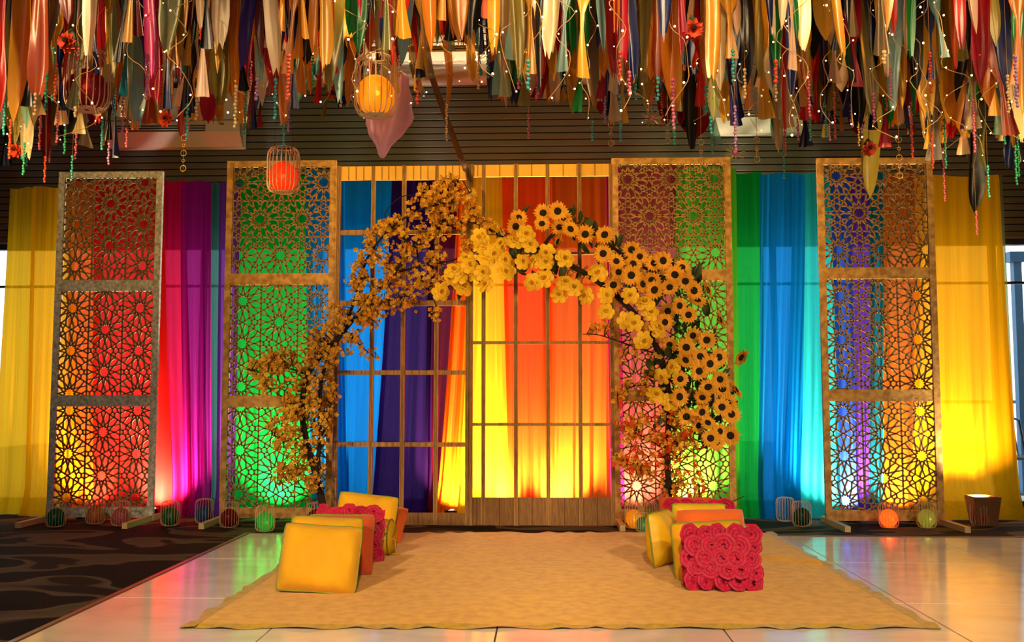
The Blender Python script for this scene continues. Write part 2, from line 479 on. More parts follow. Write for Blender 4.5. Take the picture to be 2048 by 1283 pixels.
def outdoor_tree(x, y, h, rad, n, lab):
    t = thing('garden_tree', lab, 'tree', (x, y, -0.03))
    MB().tube([(0,0,0),(0.05,0,h*0.5),(0,0.05,h*0.75)], [0.09,0.07,0.04], 7).build('trunk', M['stem'], t)
    f = MB()
    r = random.Random(int(x*100))
    for _ in range(n):
        a = Vector((r.gauss(0,1), r.gauss(0,1), r.gauss(0,1))); a.normalize()
        c = Vector((0,0,h*0.8)) + a*rad*(r.random()**0.4)
        u = Vector((r.gauss(0,1), r.gauss(0,1), r.gauss(0,1))).normalized()*0.09
        v = u.cross(Vector((r.gauss(0,1), r.gauss(0,1), r.gauss(0,1)))).normalized()*0.05
        f.add([c-u, c+v, c+u, c-v], [(0,1,2,3)])
    o = f.build('foliage', M['foliage'], t); o['kind'] = 'stuff'
outdoor_tree(9.3, 14.5, 3.4, 1.4, 1100, 'leafy tree outside the right window behind the railing')

# ceiling suspended air conditioners
def air_con(label, x0, x1, Y, zb, zt):
    w = x1-x0
    t = thing('air_conditioner', label, 'air conditioner', (x0, Y, zb))
    d = YB-0.01-Y
    h = zt-zb
    MB().add([(0,0,0.13),(w,0,0.13),(w,0.10,0),(0,0.10,0),(w,d,0),(0,d,0),(0,0,h),(w,0,h),(w,d,h),(0,d,h)],
             [(0,1,2,3),(3,2,4,5),(0,6,7,1),(1,7,8,4,2),(0,3,5,9,6),(5,4,8,9),(6,9,8,7)]).build('housing', M['ac'], t)
    MB().box((0.0,-0.012,h*0.42),(w,0.0,h*0.42+0.006)).build('seam', M['ac_dark'], t)
    o = MB().box((0.12,-0.004,0.135),(w-0.35,0.004,h*0.36)).build('outlet', M['ac_dark'], t)
    zz = h*0.36-0.135
    for k in range(3):
        z = 0.14 + zz*(k+0.5)/3
        MB().box((0.125,-0.016,z-0.004),(w-0.355,-0.004,z+0.002)).build('louvre', M['ac'], o)
    MB().box((w-0.2,-0.008,0.2),(w-0.16,-0.0,0.215)).build('indicator', M['ac_dark'], t)
a0 = P(250, 287, 9.3); a1 = P(480, 282, 9.3)
air_con('white suspended air conditioner above the red and grey lattice screen', a0.x-0.2, a1.x, 9.28, a0.z-0.02, a0.z+0.56)
b0 = P(1430, 262, 9.3); b1 = P(1612, 262, 9.3)
air_con('white air conditioner half hidden by ribbons above the blue curtain', b0.x, b1.x, 9.28, b0.z, b0.z+0.6)

# ------------------------------------------------------------------ curtains
def curtain(label, xt, xb, ytop, Y, hexc, folds=4, amp=0.017, seed=0, transl=0.82, transp=0.2, flare=0.08, thread=0.2, ybot=1030):
    r = random.Random(seed*13+5)
    top0 = P(xt[0], ytop, Y); top1 = P(xt[1], ytop, Y)
    bot0 = P(xb[0], ybot, Y); bot1 = P(xb[1], ybot, Y)
    mat = fabric('curtain_cloth', lin(hexc), transl, transp, 0.0, thread=thread)
    ph = [r.uniform(0, 6.28) for _ in range(6)]
    fr = [folds*r.uniform(0.55,0.8), folds*r.uniform(1.3,1.8), folds*0.31]
    def fn(u, v):
        s = v**1.4
        x0 = top0.x*(1-s)+bot0.x*s; x1 = top1.x*(1-s)+bot1.x*s
        k = 0.35+0.65*min(1, v*1.4)
        uu = u + 0.03*math.sin(3*v+ph[3])
        y = amp*k*(0.9*math.sin(2*PI*fr[0]*uu+ph[0]) + 0.5*math.sin(2*PI*fr[1]*uu+ph[1]+2*v) + 0.5*math.sin(2*PI*fr[2]*uu+ph[2]))
        x = x0+(x1-x0)*u + amp*0.4*k*math.sin(2*PI*fr[0]*u+ph[4])*(0 if u in (0,1) else 1)
        if v > 0.9: y -= flare*((v-0.9)/0.1)**2
        z = top0.z*(1-v) + 0.008*v
        if v == 0: z += 0.01*math.sin(7*u+ph[5])
        return (x, Y+y, z)
    nu = max(10, int(folds*12)); nv = 26
    m = MB().grid(fn, nu, nv)
    o = m.build('curtain', mat, smooth=True)
    so = o.modifiers.new('hem', 'SOLIDIFY'); so.thickness = 0.001
    o.modifiers.remove(so)
    return tag(o, label, 'curtain', 'coloured cloth drops along the window front')

YC = 8.78
CUR = [
 # label, top x, bottom x, ytop, Y, colour, folds
 ('mustard yellow curtain at the far left edge beside the window', (20,72), (-22,58), 376, YC, 'd89e0e', 3),
 ('golden orange curtain between the left yellow curtain and the red screen', (66,150), (48,160), 374, YC-0.07, 'de980a', 3),
 ('orange curtain behind the left half of the grey framed screen', (140,205), (140,200), 364, YC, 'd9520c', 3),
 ('bright red curtain behind the right half of the grey framed screen', (190,330), (188,345), 362, YC-0.06, 'c71a12', 4),
 ('crimson magenta curtain right of the grey framed screen', (318,372), (322,392), 362, YC, 'c00d3a', 3),
 ('magenta purple curtain between the crimson and grey green curtains', (362,424), (370,425), 363, YC-0.07, '8a0f62', 4),
 ('narrow grey green curtain left of the green screen', (418,446), (420,440), 366, YC+0.03, '3f6f62', 2),
 ('purple curtain behind the left edge of the green screen', (440,482), (432,470), 366, YC-0.04, '6a2a78', 2),
 ('emerald green curtain behind the second screen', (474,625), (462,640), 350, YC, '089426', 5),
 ('teal blue curtain behind the right edge of the second screen', (612,690), (625,700), 345, YC-0.07, '1478b4', 3),
 ('azure blue curtain behind the left folding door', (676,792), (672,752), 338, YC, '0b7fc8', 4),
 ('deep purple curtain behind the left folding door', (784,868), (742,862), 338, YC-0.07, '2a1048', 4),
 ('dark maroon curtain beside the purple one behind the left door', (858,930), (848,880), 338, YC, '5a0c22', 3),
 ('narrow red orange curtain at the right of the left door', (916,946), (872,915), 338, YC-0.07, 'dc620c', 3),
 ('amber curtain behind the joint of the two doors', (932,1012), (900,1030), 338, YC, 'ea9c12', 4),
 ('scarlet orange curtain behind the middle of the right door', (1004,1104), (1020,1110), 338, YC-0.07, 'd63c0c', 4),
 ('burnt orange curtain behind the right half of the right door', (1096,1222), (1100,1230), 338, YC, 'bc480e', 5),
 ('narrow magenta curtain between right door and sunflower screen', (1212,1240), (1222,1250), 336, YC-0.07, 'a01460', 2),
 ('wine purple curtain behind the left of the sunflower screen', (1234,1365), (1240,1340), 335, YC, 'a0403a', 4),
 ('leaf green curtain behind the right of the sunflower screen', (1352,1472), (1330,1480), 335, YC-0.07, '56a828', 4),
 ('bright green curtain right of the sunflower screen', (1462,1524), (1470,1525), 346, YC, '0c9a34', 3),
 ('cobalt blue curtain left of the rightmost screen', (1518,1610), (1515,1600), 347, YC-0.07, '0a74b8', 4),
 ('turquoise blue curtain touching the rightmost screen', (1585,1668), (1560,1690), 347, YC, '22aea4', 4),
 ('indigo curtain behind the left of the rightmost screen', (1660,1700), (1684,1712), 345, YC-0.07, '2a4aa0', 2),
 ('violet curtain behind the rightmost screen', (1692,1745), (1704,1745), 345, YC, '5a2a86', 3),
 ('dark teal curtain strip behind the rightmost screen', (1738,1766), (1738,1764), 345, YC-0.07, '14606a', 2),
 ('rust brown curtain behind the middle of the rightmost screen', (1758,1838), (1756,1836), 345, YC, 'b8540e', 3),
 ('wide golden yellow curtain at the right edge flaring at the floor', (1828,1998), (1822,2046), 352, YC-0.06, 'e09408', 5),
]
for i, c in enumerate(CUR):
    curtain(c[0], c[1], c[2], c[3], c[4], c[5], folds=c[6], seed=i+1, flare=0.1 if i else 0.05)
# thin grey sheer standing behind the yellow drop at the right
curtain('grey green sheer curtain behind the right yellow curtain', (1992,2004), (1985,2036), 352, YC+0.08, '8a8f5a', folds=2, seed=50, transp=0.45)

# ------------------------------------------------------------------ lattice screens
def clip(a, b, x0, x1, z0, z1):
    t0, t1 = 0.0, 1.0
    dx, dz = b[0]-a[0], b[1]-a[1]
    for p, q in ((-dx, a[0]-x0), (dx, x1-a[0]), (-dz, a[1]-z0), (dz, z1-a[1])):
        if abs(p) < 1e-12:
            if q < 0: return None
        else:
            r = q/p
            if p < 0:
                if r > t1: return None
                t0 = max(t0, r)
            else:
                if r < t0: return None
                t1 = min(t1, r)
    return (a[0]+dx*t0, a[1]+dz*t0), (a[0]+dx*t1, a[1]+dz*t1)

def pol(r, a): return (r*math.cos(math.radians(a)), r*math.sin(math.radians(a)))
def rosette():
    S = []
    for k in range(12):
        S.append((pol(0.30, 30*k), pol(0.115, 30*k+30)))
        S.append((pol(0.30, 30*k), pol(0.115, 30*k-30)))
    hx = math.sqrt(3)/4                      # 0.433
    def rot(p, a):
        c, s = math.cos(math.radians(a)), math.sin(math.radians(a))
        return (p[0]*c-p[1]*s, p[0]*s+p[1]*c)
    for k in range(6):
        a = 60*k
        S.append((rot((hx,-0.25), a), rot((hx,0.25), a)))
        for sg in (1,-1):
            S.append((rot((0.30,0), a), rot((hx,0.066*sg), a)))
            S.append((rot(pol(0.30,30*sg), a), rot((hx,0.178*sg), a)))
            # triangle motif: from the side of this cell to the little hexagon
            C = (1/math.sqrt(3), 0)
            hv = (C[0]+0.075*math.cos(math.radians(150*sg)), C[1]+0.075*math.sin(math.radians(150*sg)))
            S.append((rot((hx,0.066*sg), a), rot(hv, a)))
    for a in (0, 60):                        # one hexagon at each triangle centre
        for j in range(6):
            p = (1/math.sqrt(3)+0.075*math.cos(math.radians(30+60*j)), 0.075*math.sin(math.radians(30+60*j)))
            q = (1/math.sqrt(3)+0.075*math.cos(math.radians(90+60*j)), 0.075*math.sin(math.radians(90+60*j)))
            S.append((rot(p, a), rot(q, a)))
    return S
ROS = rosette()
def lattice(w, h, d, vertical, ox, oz, bar=0.0115, dep=0.016, sx=1.0):
    m = MB()
    # lattice vectors: rosette() has neighbours at 30+60k degrees -> columns; turned by 90 for rows
    nmax = int(max(w,h)/d)+3
    for i in range(-nmax, nmax+1):
        for j in range(-nmax, nmax+1):
            cx = i*d*math.sqrt(3)/2; cz = j*d + (d/2 if i % 2 else 0)
            for a, b in ROS:
                a2 = (cx+a[0]*d, cz+a[1]*d); b2 = (cx+b[0]*d, cz+b[1]*d)
                if not vertical: a2, b2 = (a2[1], a2[0]), (b2[1], b2[0])
                a2 = (a2[0]*sx+ox, a2[1]+oz); b2 = (b2[0]*sx+ox, b2[1]+oz)
                if max(a2[0],b2[0]) < 0 or min(a2[0],b2[0]) > w or max(a2[1],b2[1]) < 0 or min(a2[1],b2[1]) > h: continue
                c = clip(a2, b2, 0, w, 0, h)
                if c: m.seg(c[0], c[1], bar, -dep/2, dep/2, 0.003)
    return m

def screen(label, xl, xr, ytop, ybase_y, Y, mats, rails_px, orient, tilt=0.0, name='lattice_screen'):
    pl = P(xl, 1036, Y); pr = P(xr, 1036, Y)
    W = pr.x-pl.x
    H = P((xl+xr)/2, ytop, Y).z
    t = thing(name, label, 'screen', (pl.x, Y, 0.0))
    t.rotation_euler = (math.radians(tilt), 0, 0)
    fm, lm = mats
    st = 0.055
    th = 0.036
    for x in (0, W-st):
        MB().box((x,-th/2,0.0),(x+st,th/2,H)).build('stile', fm, t)
    zs = [P((xl+xr)/2, y, Y).z for y in rails_px]          # rail centre heights, top to bottom
    rails = [(H-st, H)] + [(z-0.05, z+0.05) for z in zs] + [(0.03, 0.12)]
    for z0, z1 in rails:
        MB().box((st,-th/2+0.002,z0),(W-st,th/2-0.002,z1)).build('rail', fm, t)
    for k in range(3):
        z1 = rails[k][0]; z0 = rails[k+1][1]
        w = W-2*st; h = z1-z0
        vert, ox, oz, sx = orient[k]
        m = lattice(w, h, 0.382, vert, ox*w, oz*h, sx=sx)
        m.build('lattice_panel', lm, t, loc=(st, 0, z0))
    for x in (0.004, W-0.049):
        MB().box((x,-0.52,0.004),(x+0.045,0.16,0.05)).build('foot', M['foot'], t)
    return t
YS = 8.36
V, Hh = True, False
screen('tall daylit grey screen with star lattice before red curtains', 94, 307, 344, 0, YS, (M['scr_daylit'], M['scr_lat_left']),
       (571, 801), [(V, 0.5, 0.34, 0.93), (V, 0.49, 0.22, 0.93), (V, 0.5, 0.31, 0.93)])
screen('pale wooden star lattice screen before the green curtain', 439, 663, 322, 0, YS, (M['scr_warm'], M['scr_lat']),
       (558, 802), [(Hh, 0.5, 0.17, 1.0), (V, 0.5, 0.66, 1.0), (V, 0.5, 0.35, 1.0)])
screen('pale wooden star lattice screen behind the sunflowers', 1229, 1473, 316, 0, YS, (M['scr_warm'], M['scr_lat']),
       (550, 790), [(Hh, 0.5, 0.86, 1.0), (V, 0.5, 0.3, 1.0), (V, 0.5, 0.42, 1.0)])
screen('rightmost wooden star lattice screen left of the golden curtain', 1651, 1888, 316, 0, YS, (M['scr_warm'], M['scr_lat']),
       (546, 790), [(Hh, 0.34, 0.53, 1.0), (V, 0.5, 0.25, 1.0), (V, 0.5, 0.7, 1.0)])

# ------------------------------------------------------------------ folding doors
YD = 8.12
def zpx(y, x=950): return P(x, y, YD).z
def folding_door(label, stiles, rails, ytop_panel, ykick, ytop, cols_grooves, kick_grooves):
    x0 = P(stiles[0], 1040, YD).x
    t = thing('folding_door', label, 'door', (x0, YD, 0))
    H = zpx(ytop)
    xs = [P(s, 1040, YD).x-x0 for s in stiles]
    for k, x in enumerate(xs):
        dy = 0.012*(1 if k % 2 else -1)
        w = 0.017
        s = MB().box((x-w,-0.02+dy,0.012),(x+w,0.02+dy,H)).build('stile', M['door'], t)
        for gx in (-0.007, 0.005):
            MB().box((x+gx,-0.0225+dy,0.012),(x+gx+0.003,-0.0195+dy,H)).build('groove_line', M['door_dark'], s)
    for k in range(len(xs)-1):
        a, b = xs[k]+0.017, xs[k+1]-0.017
        tp = MB().box((a,-0.008,zpx(ytop_panel)),(b,0.008,H)).build('top_panel', M['door_panel'], t)
        n = cols_grooves
        for j in range(1, n+1):
            x = a+(b-a)*j/(n+1)
            MB().box((x-0.005,-0.0115,zpx(ytop_panel)),(x+0.005,-0.008,H)).build('batten', M['door'], tp)
        kp = MB().box((a,-0.008,0.012),(b,0.008,zpx(ykick))).build('kick_panel', M['kick'], t)
        for j in range(1, kick_grooves+1):
            x = a+(b-a)*j/(kick_grooves+1)
            MB().box((x-0.003,-0.0105,0.012),(x+0.003,-0.008,zpx(ykick))).build('groove_line', M['door_dark'], kp)
        for y0, y1 in rails:
            rl = MB().box((a,-0.01,zpx(y1)),(b,0.01,zpx(y0))).build('rail', M['door'], t)
            for j in range(1, n+1):
                x = a+(b-a)*j/(n+1)
                MB().box((x-0.002,-0.0118,zpx(y1)),(x+0.002,-0.01,zpx(y0))).build('groove_line', M['door_dark'], rl)
    return t
folding_door('folding wooden door with open panes before blue and purple curtains', (669, 739, 803, 870, 934),
             [(459,468),(600,611),(740,749),(884,893)], 359, 1025, 331, 3, 1)
folding_door('folding wooden door with open panes before orange curtains, below the roses', (941, 966, 1032, 1097, 1162, 1227),
             [(505,510),(682,688),(845,851)], 354, 994, 330, 1, 1)

# leaning timber pole from the net to the door top
a = P(852, 120, 6.2); b = P(931, 338, YD-0.06)
t = tag(MB().tube([a, a.lerp(b, 0.5)+Vector((0,0,-0.02)), b], [0.022, 0.024, 0.026], 8).build('timber_pole', M['pole']),
        'slanting brown timber pole above the joint of the folding doors', 'pole')

# ------------------------------------------------------------------ rug and cushions
def rug():
    A = PF(362, 1258); B = PF(1882, 1258); C = PF(1546, 1065); D = PF(660, 1066)
    t = thing('rug', 'large golden rug with satin edge spread on the pale tiles', 'rug', (0,0,0.0))
    r = random.Random(3)
    waves = [(r.uniform(-3,3), r.uniform(-2.5,2.5), r.uniform(0,6.28)) for _ in range(7)]
    def base(u, v):
        p = A.lerp(B, u).lerp(D.lerp(C, u), v)
        h = 0.0
        for kx, ky, ph in waves: h += max(0, math.sin(kx*p.x*1.7+ky*p.y*1.3+ph)-0.45)
        # long wrinkles: one across the right half, one running from the middle front
        d = p.y - (6.55 + 0.10*math.sin(p.x*2.2) - 0.22*(p.x-1.2))
        h += 3.2*math.exp(-(d/0.05)**2)*max(0, min(1, (p.x-0.8)*1.6))
        d = p.x - (0.02 + 0.16*(p.y-4.4) + 0.05*math.sin(p.y*4))
        h += 2.2*math.exp(-(d/0.05)**2)*max(0, 1-(p.y-4.4)*0.9)
        return p, 0.006 + 0.0075*h
    ed = 0.018
    def fn(u, v):
        p, h = base(ed+u*(1-2*ed), ed+v*(1-2*ed))
        return (p.x, p.y, h)
    m = MB().grid(fn, 90, 80)
    m.build('rug_cloth', M['rug'], t, smooth=True)
    def strip(side):
        n = 150
        def fs(s, w):
            a = -0.006+1.012*s
            k = w*ed
            if side == 0: u, v = a, k
            elif side == 1: u, v = a, 1-k
            elif side == 2: u, v = k, a
            else: u, v = 1-k, a
            p, h = base(min(1,max(0,u)), min(1,max(0,v)))
            out = (1-w)
            rip = 0.5+0.5*math.sin(s*95+2.3*math.sin(s*23)+side)
            j = 0.010*out*math.sin(s*61+side*2)
            return (p.x+(j if side > 1 else 0), p.y+(j if side < 2 else 0), 0.003*out+(h+0.0006)*w + out*0.010*rip*rip)
        return MB().grid(fs, n, 3)
    for s in range(4): strip(s).build('satin_edge', M['rug_edge'], t, smooth=True)
rug()
RZ = 0.012

def pillow_mesh(w, h, t, seed=0, n=20, pinch=0.035, edge=0.0):
    r = random.Random(seed)
    ph = [r.uniform(0, 6.28) for _ in range(4)]
    m = MB()
    def pt(u, v, sg):
        a, b = 2*u-1, 2*v-1
        cr_ = 0.055*(a*a*b*b)**2
        x = a*w/2*(1-pinch*(1-b*b)*abs(a)**2-cr_); z = b*h/2*(1-pinch*(1-a*a)*abs(b)**2-cr_)
        f = max(0, (1-abs(a)**3.0))*max(0, (1-abs(b)**3.0))
        y = sg*t/2*(f**0.55)*(1+0.10*math.sin(3*a+ph[0])*math.sin(2.6*b+ph[1]))
        y += sg*0.006*math.sin(9*a+4*b+ph[2])*f**0.3 + sg*0.007*math.sin(14*math.atan2(b, a)+ph[3])*(a*a+b*b)*0.5*f**0.25
        y += 0.012*math.sin(2*a+ph[3])*b
        return (x, y, z+h/2)
    m.grid(lambda u, v: pt(u, v, -1), n, n)
    m.grid(lambda u, v: pt(1-u, v, 1), n, n)
    path = []
    for k in range(n): path.append(pt(k/n, 0, 1))
    for k in range(n): path.append(pt(1, k/n, 1))
    for k in range(n): path.append(pt(1-k/n, 1, 1))
    for k in range(n): path.append(pt(0, 1-k/n, 1))
    return m, path

def cushion(label, px, py, w, h, t, mat, yaw=0, lean=18, roll=0, pipe=True, seed=0, pos=None, dz=0.0):
    p = pos or PF(px, py)
    o = thing('cushion', label, 'cushion', (p.x, p.y, RZ+dz), 0)
    o.rotation_euler = Euler((math.radians(-lean), math.radians(roll), math.radians(yaw)), 'XYZ')
    # lean first about the bottom edge, then yaw
    o.rotation_mode = 'XYZ'
    m, path = pillow_mesh(w, h, t, seed)
    m.build('cover', mat, o, smooth=True)
    if pipe: MB().tube(path, 0.006, 6, closed=True).build('piping', M['piping'], o, smooth=True)
    return o

def rosette_mesh(R, seed):
    r = random.Random(seed)
    m = MB()
    turns = 2.6; n = 60
    pts = []
    for i in range(n+1):
        s = i/n
        a = turns*2*PI*s + r.uniform(-0.05,0.05)
        rad = R*(0.10+0.9*s)
        pts.append((rad*math.cos(a), rad*math.sin(a), s))
    base = len(m.v)
    for i, (x, y, s) in enumerate(pts):
        k = 1+0.12*math.sin(i*1.9)
        L = math.hypot(x, y)
        ux, uy = x/L, y/L
        hi = 0.034*(1-0.6*s)*k
        m.v.append((x-ux*0.003, -0.001, y-uy*0.003)); m.v.append((x+ux*0.002, -hi, y+uy*0.002)); m.v.append((x+ux*0.022*k, -hi*0.35-0.002, y+uy*0.022*k))
    for i in range(n):
        a = i*3
        m.f += [(a,a+3,a+4,a+1),(a+1,a+4,a+5,a+2)]; m.m += [0,0]
    return m

ROSM = [rosette_mesh(0.055, s).mesh('rosette', M['crimson'], True) for s in (1,2,3)]
def rosette_cushion(label, px, py, w, h, t, **kw):
    o = cushion(label, px, py, w, h, t, M['crimson'], pipe=False, **kw)
    r = random.Random(kw.get('seed', 0)+9)
    for i in range(5):
        for j in range(5):
            a = -1+2*(i+0.5)/5 + r.uniform(-0.05,0.05); b = -1+2*(j+0.5)/5 + r.uniform(-0.05,0.05)
            if j % 2: a += 0.1
            a = max(-0.93, min(0.93, a)); b = max(-0.93, min(0.93, b))
            f = (1-abs(a)**3)*(1-abs(b)**3)
            q = link('rosette', ROSM[r.randrange(3)], o, (a*w/2, -t/2*f**0.55+0.002, h/2+b*h/2))
            q.rotation_euler = (b*0.5, r.uniform(0,6.28), 0)
            q.rotation_mode = 'XYZ'
            k = r.uniform(0.8, 1.05); q.scale = (k, k, k)
    # frilled edge
    m = MB()
    _, path = pillow_mesh(w, h, t, kw.get('seed', 0))
    n = len(path)
    c = Vector((0,0,h/2))
    for i in range(n*3):
        p = Vector(path[(i//3) % n]).lerp(Vector(path[(i//3+1) % n]), (i%3)/3)
        d = (p-c).normalized()
        m.v.append(tuple(p-d*0.01)); m.v.append(tuple(p+d*0.012+Vector((0,0.016*math.sin(i*1.7),0.003*math.sin(i*0.9)))))
    k = n*3
    for i in range(k):
        a = 2*i; b = 2*((i+1) % k)
        m.f.append((a, b, b+1, a+1)); m.m.append(0)
    m.build('frill', M['crimson'], o, smooth=True)
    return o

def bolster(label, px, py, L, R, side, yaw=0, tassel=True):
    p = PF(px, py)
    o = thing('bolster', label, 'bolster', (p.x, p.y, RZ), math.radians(yaw))
    m = MB(); n = 24
    prof = [(-L/2, R*0.93)] + [(-L/2+L*i/10, R*(1+0.03*math.sin(i*2.0))) for i in range(1,10)] + [(L/2, R*0.93)]
    for x, r_ in prof:
        for j in range(n):
            a = 2*PI*j/n
            m.v.append((x, r_*math.cos(a), R+r_*math.sin(a)))
    for i in range(len(prof)-1):
        for j in range(n): m.f.append((i*n+j, i*n+(j+1)%n, (i+1)*n+(j+1)%n, (i+1)*n+j)); m.m.append(0)
    m.build('cover', M['satin_y'], o, smooth=True)
    for sg in (-1, 1):
        e = MB()
        k = 48
        e.v.append((sg*(L/2+0.006), 0, R))
        for ring, rr in ((1,0.35),(2,0.7),(3,1.0)):
            for j in range(k):
                a = 2*PI*j/k
                bulge = {1:0.020, 2:0.026, 3:0.0}[ring]
                pl = 0.006*(1 if j % 2 else -1)*(1 if ring < 3 else 0)
                e.v.append((sg*(L/2+bulge+pl), R*0.93*rr*math.cos(a), R+R*0.93*rr*math.sin(a)))
        for j in range(k): e.f.append((0, 1+j, 1+(j+1)%k)); e.m.append(0)
        for q in range(2):
            for j in range(k): e.f.append((1+q*k+j, 1+(q+1)*k+j, 1+(q+1)*k+(j+1)%k, 1+q*k+(j+1)%k)); e.m.append(0)
        e.build('pleated_end', M['satin_y'], o, smooth=True)
        MB().tube([(sg*L/2, R*0.95*math.cos(2*PI*j/24), R+R*0.95*math.sin(2*PI*j/24)) for j in range(24)], 0.006, 5, closed=True).build('piping', M['piping'], o, smooth=True)
    if tassel:
        x = side*(L/2+0.03)
        tm = MB().tube([(side*L/2, 0, R), (x, -0.005, R-0.02), (x+side*0.01, -0.01, R-0.10)], 0.004, 5)
        tm.lathe([(0.004,0.0),(0.012,-0.012),(0.012,-0.03),(0.030,-R+0.115)], 12, (x+side*0.01, -0.01, R-0.10))
        tm.build('tassel', M['tassel'], o)
    return o

# left heap
cushion('frontmost yellow velvet cushion with green piping, left heap', 630, 1190, 0.45, 0.38, 0.20, M['velvet_y'], yaw=3, lean=20, roll=4, seed=1)
cushion('yellow velvet cushion directly behind the frontmost one, left heap', 641, 1169, 0.44, 0.385, 0.18, M['velvet_y'], yaw=-3, lean=17, roll=1, seed=2)
cushion('rust orange velvet cushion in the left heap', 674, 1154, 0.44, 0.365, 0.15, M['rust'], yaw=-2, lean=12, pipe=False, seed=3)
cushion('pale yellow cushion squeezed between rust and crimson ones, left heap', 679, 1137, 0.43, 0.33, 0.10, M['pale_y'], yaw=0, lean=10, seed=4)
rosette_cushion('crimson ruffled cushion in the middle of the left heap', 694, 1127, 0.42, 0.35, 0.10, lean=10, seed=5)
bolster('yellow satin bolster with tassel in the left heap', 721, 1113, 0.42, 0.125, 1, yaw=-4)
cushion('yellow cushion resting highest at the back of the left heap', 722, 1098, 0.45, 0.385, 0.16, M['velvet_y'], yaw=-6, lean=14, roll=5, seed=7)
cushion('orange velvet cushion farthest back in the left heap', 747, 1086, 0.42, 0.30, 0.12, M['orange'], yaw=-8, lean=30, roll=6, pipe=False, seed=8)
# right heap
rosette_cushion('crimson cushion covered in satin rosettes, front of right heap', 1441, 1182, 0.42, 0.335, 0.17, lean=18, yaw=-2, roll=2, seed=11)
cushion('yellow velvet cushion right behind the crimson rosette cushion', 1425, 1164, 0.44, 0.345, 0.16, M['velvet_y'], yaw=5, lean=14, roll=-3, seed=12)
cushion('orange velvet cushion in the middle of the right heap', 1429, 1141, 0.45, 0.375, 0.17, M['orange'], yaw=4, lean=12, roll=-1, pipe=False, seed=13)
cushion('yellow satin cushion turned sideways at the left of the right heap', 1336, 1134, 0.38, 0.35, 0.15, M['satin_y'], yaw=58, lean=10, seed=14)
cushion('yellow satin cushion behind the orange one in the right heap', 1402, 1122, 0.37, 0.37, 0.12, M['satin_y'], yaw=0, lean=10, seed=15)
rosette_cushion('crimson rosette cushion half hidden deep in the right heap', 1402, 1110, 0.45, 0.345, 0.10, lean=10, seed=16)
bolster('yellow satin bolster with pleated end in the right heap', 1356, 1093, 0.40, 0.10, -1, yaw=6, tassel=False)
cushion('dark orange cushion at the very back of the right heap', 1374, 1080, 0.42, 0.32, 0.10, M['rust'], yaw=0, lean=10, pipe=False, seed=18)

# ------------------------------------------------------------------ uplights behind the screens
def uplight(label, px, Y, aim=(0,0.22,1), watts=1.0, c=UPLIGHT_COL, big=False):
    x = P(px, 1036, Y).x
    t = thing('floor_uplight', label, 'uplight', (x, Y, 0.005))
    if big:
        s0, s1, h = 0.085, 0.115, 0.245
        m = MB()
        q = [(-s0,-s0*0.8,0),(s0,-s0*0.8,0),(s0,s0*0.8,0),(-s0,s0*0.8,0),(-s1,-s1*0.8,h),(s1,-s1*0.8,h),(s1,s1*0.8,h),(-s1,s1*0.8,h)]
        i_ = [(x_*0.88, y_*0.88, z if z else 0.02) for x_, y_, z in q]
        m.add(q+i_, [(3,2,1,0),(0,1,5,4),(1,2,6,5),(2,3,7,6),(3,0,4,7),(4,5,13,12),(5,6,14,13),(6,7,15,14),(7,4,12,15),
                     (12,13,9,8),(13,14,10,9),(14,15,11,10),(15,12,8,11),(8,9,10,11)])
        m.build('box_shade', M['can'], t)
        zl = 0.20
    else:
        MB().lathe([(0.0,0),(0.045,0),(0.055,0.02),(0.055,0.085),(0.05,0.088),(0.047,0.07),(0.0,0.07)], 16).build('housing', M['black'], t, smooth=False)
        MB().box((-0.065,-0.008,0),(0.065,0.008,0.012)).build('bracket', M['black'], t)
        zl = 0.10
    MB().lathe([(0.0,0),(0.04,0.0)], 12, (0,0,zl-0.02)).build('lens', M['lens'], t)
    L = bpy.data.lights.new('uplight_lamp', 'SPOT')
    L.energy = UPLIGHT_W*watts; L.color = c; L.spot_size = math.radians(112); L.spot_blend = 1.0; L.shadow_soft_size = 0.03
    lo = bpy.data.objects.new('lamp', L); col.objects.link(lo); lo.parent = t
    lo.location = (0, 0, zl)
    lo.rotation_euler = Vector(aim).to_track_quat('-Z', 'Y').to_euler()
YU = 8.50
WARM2 = (1.0, 0.72, 0.38)
WHITE = (1.0, 0.90, 0.78)
for a in [('small black uplight behind the left of the grey framed screen', 165, YU, (0,0.75,1), 1.5, WARM2),
          ('small black uplight by the right foot of the grey framed screen', 303, YU, (0.05,0.75,1), 2.4, WHITE),
          ('small black uplight behind the green screen', 545, YU, (0,0.75,1), 2.2, WHITE),
          ('small black uplight behind the left folding door', 902, YU, (0.15,0.75,1), 1.8, WARM2),
          ('small black uplight behind the left of the right folding door', 1000, YU, (0,0.75,1), 2.8, UPLIGHT_COL),
          ('small black uplight behind the right of the right folding door', 1120, YU, (0,0.75,1), 4.2, UPLIGHT_COL),
          ('small black uplight behind the left of the sunflower screen', 1275, YU, (0,0.75,1), 1.3, WARM2),
          ('small black uplight behind the right of the sunflower screen', 1385, YU, (0,0.75,1), 2.2, UPLIGHT_COL),
          ('small black uplight behind the left of the rightmost screen', 1705, YU, (-0.1,0.75,1), 2.4, WHITE),
          ('small black uplight behind the right of the rightmost screen', 1815, YU, (0,0.75,1), 1.8, UPLIGHT_COL)]:
    uplight(*a)
uplight('brown box shaped uplight on the floor before the right golden curtain', 1967, 8.30, (0,0.45,1), 1.5, UPLIGHT_COL, big=True)

